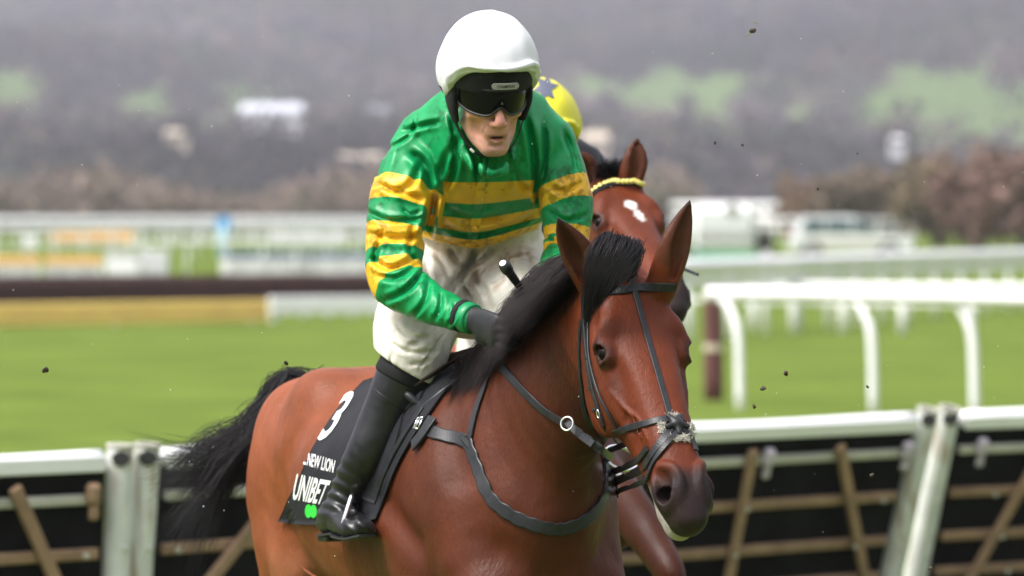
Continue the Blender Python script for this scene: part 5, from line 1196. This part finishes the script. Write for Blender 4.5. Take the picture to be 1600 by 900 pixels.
# bit ring, mouthpiece, cheek leather
p,n=at(985,715,.008); BITC=U(970,716,(HS1.hit([(985,715)])[0][0]-CO)@CF-.03); n=nrm(n+np.array([0,-1.,0]))
ring(BITC,nrm(n+np.array([-.3,-.3,0])),.045,.0052,'bit_ring',BRI,.62,ax=(.35,0,1))
q,_n=at(990,738,.010); mb=MB(); mb.tube([q-CR*.018,q-CR*.014,q+CR*.010,q+CR*.014],[.006,.0085,.0085,.006],16); mb.build('bit_mouthpiece',M['metal'],BRI,smooth=True)
strap('bit_guard',[(972,724),(988,727),(1001,740),(1004,766)],.024,BRI,.005,off=.003,n=16)
strap('bit_guard',[(990,728),(1002,716),(1014,700)],.016,BRI,.004,off=.004,n=10)
strap('chin_strap',[(952,716),(962,738),(982,762),(1006,776)],.012,BRI,.004,start=9.5)
# reins to the hands
pb,_=at(950,694,.012); rr_=h1
R0=BITC-nrm(CR)*.02
pth=[R0,U(935,700,10.98),U(905,678,11.10),U(887,660,11.14)]
for s_i,(a,b) in enumerate(((-.5,0),)):
    free_strap('rein',pth,[(-.4,-1,.3)]*4,.018,BRI,.005)
for i,(x,y,d) in enumerate(((935,700,10.965),(920,688,11.03),(905,677,11.08))):
    mb=MB(); mb.box(U(x,y,d),(.026,.010,.022),ax=(nrm((.6,-.4,-.4)),nrm((-.4,-1,.3)),nrm((.2,0,1))),bev=.003); mb.build('rein_keeper',M['leather'],BRI)
RB=U(886,662,11.13); ring(RB,(-.5,-1,.2),.0155,.0026,'rein_ring',BRI)
P,N=pts_on([(785,574),(800,590),(825,617),(850,640),(880,660)],20,.003); P[-3:]=lerp(P[-3:],RB,np.array([.2,.6,.95])[:,None]); mb=MB(); mb.ribbon(P,N,.020,.004); mb.build('rein',M['leather'],BRI)
# ---- breastplate
bp0,_=at(740,690)
BP=empty('breast_girth',bp0,0,label='black scalloped leather breast girth across chest of near bay horse',cat='breast girth')
strap('breast_strap',[(640,652),(660,668),(690,680),(720,686),(736,694)],.032,BP,.006,n=30,wave=(.05,1.1))
strap('breast_strap',[(732,690),(745,725),(765,775),(800,805),(845,823),(880,826),(915,812),(938,785),(948,755),(946,715)],.031,BP,.006,n=120,wave=(.10,.9),off=.002)
strap('neck_strap',[(768,578),(757,610),(745,645),(735,688)],.017,BP,.005,off=.004)
p,n=at(734,692,.008); mb=MB(); mb.box(p,(.034,.018,.008),ax=(nrm((.5,-.3,-.6)),nrm((.8,0,.6)),n),bev=.003); mb.build('keeper',M['leather'],BP)
p,n=at(658,664,.010)
def buckle(px,py,parent,w=.026,h=.030):
    p,n=at(px,py,.011); e1=nrm(np.cross(n,(0,0,1))); e2=np.cross(n,e1); mb=MB(); c=[p+e1*x*w/2+e2*y*h/2 for x,y in ((-1,-1),(1,-1),(1,1),(-1,1),(-1,-1))]
    for a,b in zip(c,c[1:]): mb.tube([a,b],.0024,8)
    mb.tube([p-e2*h*.5,p+e2*h*.5+n*.002],.0018,6); mb.build('buckle',M['metal'],parent,smooth=True)
buckle(659,664,BP)
strap('martingale_loop',[(640,640),(650,630),(665,622)],.03,BP,.010,off=.006,n=10)
# ---- saddle cloth
def mirr(P): r=P-h1.O; return P-2*np.outer(r@h1.lf,h1.lf)
sc0=U(600,600,12.1)
L=spline([(568,600),(527,648),(494,700),(466,762),(440,815)],30); Rr=spline([(700,612),(680,640),(650,684),(622,735),(592,812)],30)
nu=44; G=[]
for i in range(31):
    for j in range(nu+1): G.append(lerp(L[i],Rr[i],j/nu)+np.array([0,5*math.sin(j/nu*3.14)*(i/30)]))
P,N=HS1.hit(G); P=P+N*.007; P=P.reshape(31,nu+1,3)
P[:,:,:]+= (N.reshape(31,nu+1,3)*(.004*np.maximum(0,np.sin(np.arange(31)/30*9)[:,None]*np.cos(np.arange(nu+1)/nu*14)[None,:]))[...,None])*np.linspace(0,1,31)[:,None,None]
bot=P[::-1]  # from right bottom to right top
top=P[0]; mt=mirr(top); mid=[]
for k in range(1,12):
    t=k/12; q=lerp(top,mt,t)+np.array([0,0,.10*math.sin(math.pi*t)]); q,_=HS1.snap(q,.008); mid.append(q)
grid=np.concatenate([bot,np.array(mid),mirr(P.reshape(-1,3)).reshape(31,nu+1,3)],0); m_=grid.shape[0]
V=grid.reshape(-1,3); F=np.array([(i*(nu+1)+j,i*(nu+1)+j+1,(i+1)*(nu+1)+j+1,(i+1)*(nu+1)+j) for i in range(m_-1) for j in range(nu)])
_q,Nn=HS1.snap(V); V2=V+Nn*.003; K=len(V); bd=[i*(nu+1) for i in range(m_)]+[(m_-1)*(nu+1)+j for j in range(1,nu+1)]+[i*(nu+1)+nu for i in range(m_-2,-1,-1)]+[j for j in range(nu-1,0,-1)]
F2=[tuple(f) for f in F[:,::-1]]+[tuple(f+K) for f in F]+[(a,b,K+b,K+a) for a,b in zip(bd,bd[1:]+bd[:1])]
SCL=mesh('saddle_cloth',np.vstack([V,V2]),F2,M['clothm'],None,origin=(sc0[0],sc0[1],1.2)); tag(SCL,'black saddle cloth printed NEW LION and UNIBET with green dots on near horse','saddle cloth')
def text_geo(txt,bold=.0,shear=0,font=None):
    c=bpy.data.curves.new('t','FONT'); c.body=txt; c.size=1; c.offset=bold; c.shear=shear; c.resolution_u=3; c.fill_mode='FRONT'
    o=bpy.data.objects.new('t',c); SC.collection.objects.link(o); dg=bpy.context.evaluated_depsgraph_get(); me=o.evaluated_get(dg).to_mesh()
    V=np.array([v.co[:2] for v in me.vertices]); F=[tuple(p.vertices) for p in me.polygons]; o.evaluated_get(dg).to_mesh_clear(); bpy.data.objects.remove(o); bpy.data.curves.remove(c)
    return V,F
def decal(name,V2,F,quad,parent,m_,off=.0125,sdf=None):
    """lay flat artwork on the cloth; quad = photo points bottom-left, bottom-right, top-right, top-left"""
    lo,hi=V2.min(0),V2.max(0); t=(V2-lo)/(hi-lo); q=np.array(quad,float)
    px=(q[0]*(1-t[:,:1])+q[1]*t[:,:1])*(1-t[:,1:])+(q[3]*(1-t[:,:1])+q[2]*t[:,:1])*t[:,1:]
    P,N=(sdf or HS1).hit(px); P=P+N*off
    return mesh(name,P,F,m_,parent,smooth=False)
V2,F=text_geo('NEW LION',.012); decal('lettering',V2,F,[(486,729),(527,740),(531,721),(489,710)],SCL,M['white'])
V2,F=text_geo('UNIBET',.02); decal('lettering',V2,F,[(463,780),(509,788),(524,752),(471,741)],SCL,M['white'])
decal('lettering_dot',np.array([(0,0),(1,0),(1,1),(0,1.)]),[(0,1,2,3)],[(481,727),(485,728),(485,724),(481,723)],SCL,M['white'])
V2,F=text_geo('3',.02,.15); decal('number',V2,F,[(500,693),(522,688),(560,616),(538,621)],SCL,M['white'])
for cx in (489,499):
    a=np.linspace(0,2*math.pi,25)[:-1]; V2=np.stack([np.cos(a),np.sin(a)],1); decal('dot',V2,[tuple(range(24))],[(cx-5.5,808),(cx+5.5,808),(cx+5.5,787),(cx-5.5,787)],SCL,M['brightgreen'],.0125+.0004*(cx-489))
# ---- saddle
sd0=h1.H(-.18,0,1.58)
SAD=empty('saddle',sd0,0,label='small dark brown leather racing saddle under jockey on near bay horse',cat='saddle')
S=SDF(); H=h1.H
S.u(Chain([list(H(-.02,0,1.545))+[.06,.01,.04],list(H(-.10,0,1.53))+[.10,.015,.04],list(H(-.22,0,1.53))+[.12,.02,.04],list(H(-.30,0,1.54))+[.11,.02,.03]],side=h1.lf),.03)
V,F=surface(S,.008*QP); mesh('seat',V,F,M['brownlea'],SAD)
def sheet(name,La,Ra,off,m_,parent,mirror_too=True,fold=.0,th=.004,nu=16,nv=24):
    La=spline(La,nv);Ra=spline(Ra,nv); G=[lerp(La[i],Ra[i],j/nu) for i in range(nv+1) for j in range(nu+1)]
    P,N=HS1.hit(G); offs=off+fold*np.array([max(0,(j/nu-.55))*2 for i in range(nv+1) for j in range(nu+1)]); P=P+N*offs[:,None]
    out=None
    for mi in ((0,1) if mirror_too else (0,)):
        A=P if not mi else mirr(P); B=P+N*th; B=B if not mi else mirr(B); K=len(A); n=nu+1
        F=[(i*n+j,i*n+j+1,(i+1)*n+j+1,(i+1)*n+j) for i in range(nv) for j in range(nu)]
        bd=[i*n for i in range(nv+1)]+[nv*n+j for j in range(1,n)]+[i*n+nu for i in range(nv-1,-1,-1)]+[j for j in range(nu-1,0,-1)]
        FF=[f[::-1] for f in F]+[tuple(K+a for a in f) for f in F]+[(a,b,K+b,K+a) for a,b in zip(bd,bd[1:]+bd[:1])]
        mesh(name,np.vstack([A,B]),FF,m_,parent)
sheet('saddle_flap',[(672,598),(645,615),(622,642),(604,668)],[(722,574),(700,590),(658,622),(620,668)],.016,M['brownlea'],SAD,fold=.02)
sheet('saddle_flap',[(600,640),(585,680),(575,720),(560,770)],[(640,640),(628,690),(608,735),(592,790)],.012,M['clothm'],SAD,fold=.0)
# girth straps in front of the knee
strap('girth_strap',[(738,572),(712,592),(680,620),(650,642)],.036,SAD,.006,off=.006)
strap('girth_strap',[(665,640),(645,672),(620,712),(604,745),(588,778)],.022,SAD,.006,off=.010)
strap('girth_strap',[(680,655),(662,684),(650,698)],.034,SAD,.006,off=.008,n=10)
p,n=at(655,632,.016); mb=MB(); e=nrm((.6,-.2,-.5)); mb.tube([p-e*.03,p-e*.02,p+e*.012,p+e*.022],[.006,.010,.010,.006],12); mb.build('strap_roll',M['leather'],SAD,smooth=True)
# stirrup iron
fR=U(545,835,da-.075); top_=U(552,776,da-.055); ax=nrm(np.array([.45,.2,0]))
S=SDF(); lo1=U(528,838,da-.02); lo2=U(560,846,da-.11)
for mi in (0,1):
    f=(lambda p: mirror(p)) if mi else (lambda p:p)
    mb=MB(); A=[f(U(550,774,da-.085)),f(U(543,796,da-.105)),f(U(536,820,da-.11)),f(U(537,838,da-.10))]; mb.tube(spline(A,16),.0062,10)
    B=[f(U(548,778,da-.085)),f(U(566,800,da+.05)),f(U(572,826,da+.05)),f(U(570,840,da+.03))]; mb.tube(spline(B,16),.0055,10); mb.build('stirrup_iron',M['metal'],SAD,smooth=True)
# ---- whip
a=U(789,416,11.30);b=U(822,462,11.40);c=U(850,520,11.55); d=nrm(b-a)
S=SDF(); S.u(Cap(a,a+d*.014,.0145),.002)
for i in range(5): S.u(Cap(a+d*(.022+i*.014),a+d*(.030+i*.014),.0115-.0004*i,.0100-.0004*i),.003)
S.u(Cap(a+d*.09,c,.0065,.005),.004); S.u(Cap(c,c+(c-b)*2.2+np.array([.1,.15,-.1]),.005,.003),.004)
V,F=surface(S,.0018*QP); WH=mesh('whip',V,F,M['rubber'],None,origin=a); tag(WH,'black whip with ribbed grip held upright in jockey hand','whip')
n=nrm(np.array([-.4,-1,.5])); mb=MB(); mb.tube([a-d*.0140,a-d*.0152],[.0085,.0075],18); mb.build('end_cap',M['white'],WH)
# ================================================================ HAIR
def mane():
    rows=[];rr=[]; top=[]
    # crest of the neck, poll to withers
    cr=spline([list(U(975,425,11.22)),list(U(930,450,11.35)),list(U(880,500,11.5)),list(U(830,543,11.66)),list(U(775,562,11.78))],40); cr,_=HS1.snap(cr,0); 
    # snap to the top line: walk to highest nearby
    lf=h1.lf; fw=h1.fw
    def root(t,o):
        i=t*(len(cr)-1); k=int(min(i,len(cr)-2)); p=lerp(cr[k],cr[k+1],i-k); return p
    R_=np.random.default_rng(5); NC=300
    for c in range(NC):
        t=(c+R_.random())/NC; p0=root(t,0); hz=.04*(1-.5*abs(t-.5)); 
        L_=lerp(.17,.20,t)*(.8+.4*R_.random()); side=R_.normal(0,.35)
        up=(.035+.035*math.sin(math.pi*min(1,t*1.1)))*(.1+1.0*R_.random()); back=lerp(.07,.05,t)*(.7+.6*R_.random())
        dr=R_.random(); e=np.array([-.085*(.6+.7*R_.random()),-.04+.03*R_.normal(),-.055-.05*R_.random()+.02*t])
        for k in range(20):
            o=R_.normal(size=3)*.007; q0=p0+o*.8-lf*.012
            sc=1-.28*t; lf_=lf*sc; e_=e*sc
            q1=q0+np.array([0,0,up])-fw*back*.35-lf*.03+R_.normal(size=3)*.004
            q2=q0+np.array([0,0,up*1.0])-fw*back-lf_*.07+R_.normal(size=3)*.005+e_*np.array([1-.6*t,1,1])*.35
            ex=e*np.array([1-.8*t,1,1]); q3=q0+np.array([0,0,up*.3-.045*dr])-fw*back*1.2*(1-.5*t)-lf_*(.10+.03*dr)+ex+R_.normal(size=3)*.005
            rows.append(spline([q0,q1,q2,q3],9)); rr.append(.0013)
    V,F=strands(rows,rr); V=HS1.push(V)
    mesh('mane',V,F,M['hair2'],h1.root)
    rows=[];rr=[]
    for c in range(70):
        u=R_.random(); p0=U(lerp(945,990,u),lerp(394,402,R_.random()),11.12)
        p0=HS1.snap(p0[None],.002)[0][0]
        for k in range(40):
            o=R_.normal(size=3)*.006; q0=p0+o-np.array([0,0,.020]); j=R_.normal(size=2)*6
            m1=U(lerp(945,997,u)+j[0]*.6,lerp(368,374,R_.random())+16*u+j[1]*.25,11.06+.02*R_.random())
            m2=U(lerp(928,992,u)+j[0],lerp(402,408,u)+j[1],11.0)
            m3=U(lerp(919,958,u)+j[0]*.8,lerp(450,440,u)+j[1]*1.2,11.0); m4=U(lerp(914,930,u**1.5)+j[0]*.4,lerp(497,460,u)+j[1]*2.0,11.02)
            rows.append(spline([q0,m1+o,m2,m3,m4],12)); rr.append(.0010)
    V,F=strands(rows,rr); V=HS1.push(V)
    mesh('forelock',V,F,M['hair'],h1.root)
    # tail: streams out behind on the left of the picture
    rows=[];rr=[]; D=H(-1.06,0,1.435)
    clumps=[]
    for c in range(76):
        u=R_.random(); v=R_.random()
        if u<.22: e=[(455,588),(425,622),(400,670),(372+20*v,700)]           # tuft near the dock
        elif u<.70: e=[(450,600),(405,665),(345,705+20*v),(228+70*v,735+45*v+26*R_.normal())]
        else: e=[(450,608),(405,675),(350,735),(255+95*v,780+95*R_.random())]
        dz=.10*R_.normal()
        clumps.append(([U(e[i][0]+R_.normal()*(3+5*i),e[i][1]+R_.normal()*(3+5*i),13.1+dz*(i+1)/4) for i in range(4)],u))
    for P,u in clumps:
        fr=.4+R_.random()
        for k in range(20):
            q=[D+R_.normal(size=3)*.02]+[P[i]+R_.normal(size=3)*(.010+.004*i*fr) for i in range(4)]
            s=spline(q,12); s=s+np.sin(np.linspace(0,6,13)+R_.random()*6)[:,None]*.006*R_.normal(size=3); rows.append(s); rr.append(.0014)
    for k in range(0):   # flyaway curls above the croup
        x=random.uniform(495,585); x=480+(x-495)*.7; rows.append(spline([D+np.array([.0,0,-.01]),U(x-6+random.uniform(-10,10),550,12.95),U(x-25+random.uniform(-15,25),535,12.95),U(x-10+random.uniform(-20,30),random.uniform(490,525),12.95)],10)); rr.append(.0016)
    V,F=strands(rows,rr); mesh('tail',V,F,M['hair'],h1.root)
    S=SDF(); S.u(Chain([list(H(-.98,0,1.42))+[.035]*3,list(H(-1.08,0,1.42))+[.028]*3,list(U(462,606,13.08))+[.016]*3,list(U(430,650,13.1))+[.008]*3],side=h1.lf),.02); V,F=surface(S,.008); mesh('tail_dock',V,F,M['hair'],h1.root)
    print('hair',round(time.time()-T0,1))
mane()
# helmet badge and goggle mark
def flat_text(txt,c,X,Z,Nn,wd,ht,name,parent,m_,bold=.0,off=.0006,curve=0):
    V2,F=text_geo(txt,bold); lo,hi=V2.min(0),V2.max(0); t=(V2-lo)/(hi-lo)-.5
    P=np.array([c+X*a*wd+Z*b*ht+Nn*(off-curve*(a*2)**2) for a,b in t]); mesh(name,P,F,m_,parent,smooth=False)
BC=HF(0.006,.1275,.0620); bn=nrm(HF.Y+.1*HF.Z)
mb=MB(); hw=.034; N_=16
def bpt(a,b,o): return BC+HF.X*a+HF.Z*b+HF.Y*(o-.9*a*a*4)
VV=[];nn=24
for i in range(nn+1):
    a=-hw+2*hw*i/nn; hh=.0075*math.sqrt(max(.02,1-max(0,(abs(a)-hw+.0075)/.0075)**2)); VV+= [bpt(a,-hh,0),bpt(a,hh,0),bpt(a,-hh,-.004),bpt(a,hh,-.004)]
mb.add(VV,[(4*i,4*i+4,4*i+5,4*i+1) for i in range(nn)]+[(4*i+2,4*i+6,4*i+4,4*i) for i in range(nn)]+[(4*i+1,4*i+5,4*i+7,4*i+3) for i in range(nn)]); mb.build('badge',M['greyprint'],HM)
V2,F=text_geo('CHAMPION',.02); lo,hi=V2.min(0),V2.max(0); t=(V2-lo)/(hi-lo)-.5; mesh('badge_lettering',np.array([bpt(a*.044,b*.0075,.0008) for a,b in t]),F,M['black'],HM,smooth=False)
flat_text('K',HF(0.0,.1235,.021),HF.X,HF.Z,HF.Y,.005,.006,'lens_mark',GG,M['greyprint'],off=.0045)
# ================================================================ SECOND HORSE AND RIDER
pl2=U(958,270,13.4); Y2=rad(11); fw1=np.array([math.sin(Y2),-math.cos(Y2),0]); lf1=np.array([math.cos(Y2),math.sin(Y2),0]); O2=pl2-fw1*.83-lf1*.04; O2=np.array([O2[0],O2[1],0])
lg=legs_gallop(); 
def l2(px,py,d): r=U(px,py,d)-O2; return (r@fw1,r@lf1,r[2])
lg[1]=(False,1,[l2(925,740,13.75),l2(985,800,13.5),l2(1045,890,13.3),l2(1052,925,13.28),l2(1056,950,13.26),l2(1064,1060,13.25),l2(1068,1110,13.25),l2(1080,1160,13.2)])
h2=Horse(O2,Y2,0,pl2,pl2+np.array([.165,-.48,-.32]),22,
   [(U(930,287,13.45),U(910,255,13.42),U(893,236,13.40),(-.4,-1,0)),(U(984,286,13.38),U(993,250,13.36),U(996,214,13.36),(.3,-1,.1))],lg,.0085*QH,L=.62)
def star(t,q,n,V):
    a=np.exp(-(((t-.165)/.028)**2+((q-.004)/.024)**2)**2); b=np.exp(-(((t-.215)/.035)**2+((q-.012)/.014)**2)**2); c=vnoise(V,11,4)*.35
    return sstep(.35,.6,np.maximum(a,b)+c*np.maximum(a,b))
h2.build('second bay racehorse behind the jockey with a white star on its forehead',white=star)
o=h2.sol; o.guess=13.45
p,_=o.hit([(960,310)],13.3)
B2=empty('bridle',p[0],0,label='bridle with yellow beaded browband on the second horse with white star',cat='bridle')
mb_=strap('browband',[(916,318),(928,303),(948,291),(972,285),(990,285),(1001,288)],.020,B2,.006,sdf=o)
P,N=pts_on([(917,316),(928,302),(948,290),(972,284),(990,285),(1001,288)],19,.011,o)
M['bead']=mat('pale_yellow_beads',(.70,.62,.16),.4)
mb=MB()
for q,n in zip(P,N):
    e=nrm(np.cross(n,(0,0,1))); f_=np.cross(n,e); VV=[q+n*.008]+[q+(e*math.cos(a)+f_*math.sin(a))*.0076 for a in np.linspace(0,6.283,9)[:-1]]; mb.add(VV,[(0,i,i%8+1) for i in range(1,9)])
mb.build('beads',M['bead'],B2,smooth=True)
mb=MB(); P,N=o.hit([(918,315)],13.3); mb.tube([P[0]-N[0]*.004,P[0]+N[0]*.012],[.017,.013],16); mb.build('rosette',M['bead'],B2,smooth=True)
mb=MB(); mb.tube(spline([U(1040,412,13.1),U(1062,418,13.05),U(1078,424,13.0),U(1090,429,12.95)],10),.0045,8); mb.build('loose_strap_end',M['leather'],B2,smooth=True)
# mane tuft between the ears
rows=[];rr=[]
for i in range(1400):
    u=random.random(); b=U(938+40*u,281-3*math.sin(u*3.1),13.45); g=np.array([random.gauss(0,1) for _ in range(3)])
    rows.append([b+g*.006,b+g*.008+np.array([.0,-.02,.018]),b+g*.012+np.array([.02*(u-.4),-.05,.014+.006*g[2]]),b+g*.02+np.array([.03*(u-.3),-.07,.01])]); rr.append(.0012)
V,F=strands(rows,rr); mesh('forelock',V,F,M['hair'],h2.root)
rows=[];rr=[]
A0=spline([list(pl2+np.array([-.02,.1,.02])),list(h2.H(.55,0,1.86)),list(h2.H(.3,0,1.72)),list(h2.H(.1,0,1.6))],24); A0,_=o.snap(A0,.0)
for i in range(1500):
    k=random.random()*23; j=int(k); p=lerp(A0[j],A0[j+1],k-j)+np.array([random.gauss(0,.006) for _ in range(3)]); rows.append([p,p-lf1*.05+np.array([0,0,.03]),p-lf1*.09+np.array([-.03,.03,-.05]),p-lf1*.10+np.array([-.06,.05,-.11+random.gauss(0,.02)])]); rr.append(.0018)
V,F=strands(rows,rr); mesh('mane',V,F,M['hair'],h2.root)
rows=[];rr=[]
for i in range(900):
    g=np.array([random.gauss(0,1) for _ in range(3)]); b=h2.H(-1.12,0,1.36); rows.append(spline([b+g*.02,b-fw1*.12+g*.03,b-fw1*.35+g*.05-np.array([0,0,.12]),b-fw1*.6+g*.08-np.array([0,0,.38])],8)); rr.append(.003)
V,F=strands(rows,rr); mesh('tail',V,F,M['hair'],h2.root)
# rider: same build as the jockey, other colours
M['yellow_silk']=mat('yellow_cap_cover',(.72,.66,.03),.45,noise=(14,.06),bump=(14,.3,.006))
M['jacket2']=satin('black_yellow_satin',((.012,.012,.014),(.02,.02,.022),(.62,.60,.03),(.5,.5,.03)))
off=np.array([.135,2.25,-.095]); RZ=Y2-rad(23); RM=np.array(Matrix.Rotation(RZ,3,'Z')); hc=HF.c-ROOT; J2=empty('person',HF.c+off-RM@hc,RZ,label='second jockey in yellow helmet cover with a grey star, half hidden behind the green jersey',cat='person')
swap={'green_gold_satin':M['jacket2'],'white_cap_silk':M['yellow_silk']}
def copy_tree(o,parent):
    c=o.copy(); SC.collection.objects.link(c); c.parent=parent
    for i,sl in enumerate(c.material_slots):
        nm=sl.material.name if sl.material else ''
        if nm in swap: sl.link='OBJECT'; sl.material=swap[nm]
    for k in list(o.children):
        if k.name.startswith(('badge','lens_mark')): continue
        copy_tree(k,c)
for k in list(J.children): copy_tree(k,J2)
# grey star panel on the cap cover
F2=HF; pts=[];c0=F2(0.03,.09,.165)+off
BS2=None
cov=[k for k in J2.children if k.name.startswith('helmet')][0]
Wm=np.array(wloc(cov)); hv=np.array([v.co[:] for v in cov.data.vertices])@Wm[:3,:3].T+Wm[:3,3]; hf=np.array([p.vertices[:] for p in cov.data.polygons]); hs=Solid(hv,hf)
sp=[]
for i in range(12):
    a=math.pi*2*i/12+.2; r=(26 if i%2==0 else 13); sp.append((852+r*math.cos(a)*.8,138-r*math.sin(a)*.9))
M['grey_silk']=mat('slate_star_silk',(.10,.11,.16),.5,noise=(30,.1))
VV=[(852,138)]+sp; tri=[(0,1+i,1+(i+1)%12) for i in range(12)]
V2=[];F3=[]
for t in tri:  # subdivide towards the surface
    A,Bq,Cq=[np.array(VV[i],float) for i in t]; n=5; base=len(V2)
    for i in range(n+1):
        for j in range(n+1-i): V2.append(A+(Bq-A)*i/n+(Cq-A)*j/n)
    idx=lambda i,j: base+sum(n+1-k for k in range(i))+j
    for i in range(n):
        for j in range(n-i):
            F3.append((idx(i,j),idx(i+1,j),idx(i,j+1)))
            if j<n-i-1: F3.append((idx(i+1,j),idx(i+1,j+1),idx(i,j+1)))
P,N=hs.hit(V2,13.8); mesh('star_panel',P+N*.003,F3,M['grey_silk'],cov)
print('second',round(time.time()-T0,1))
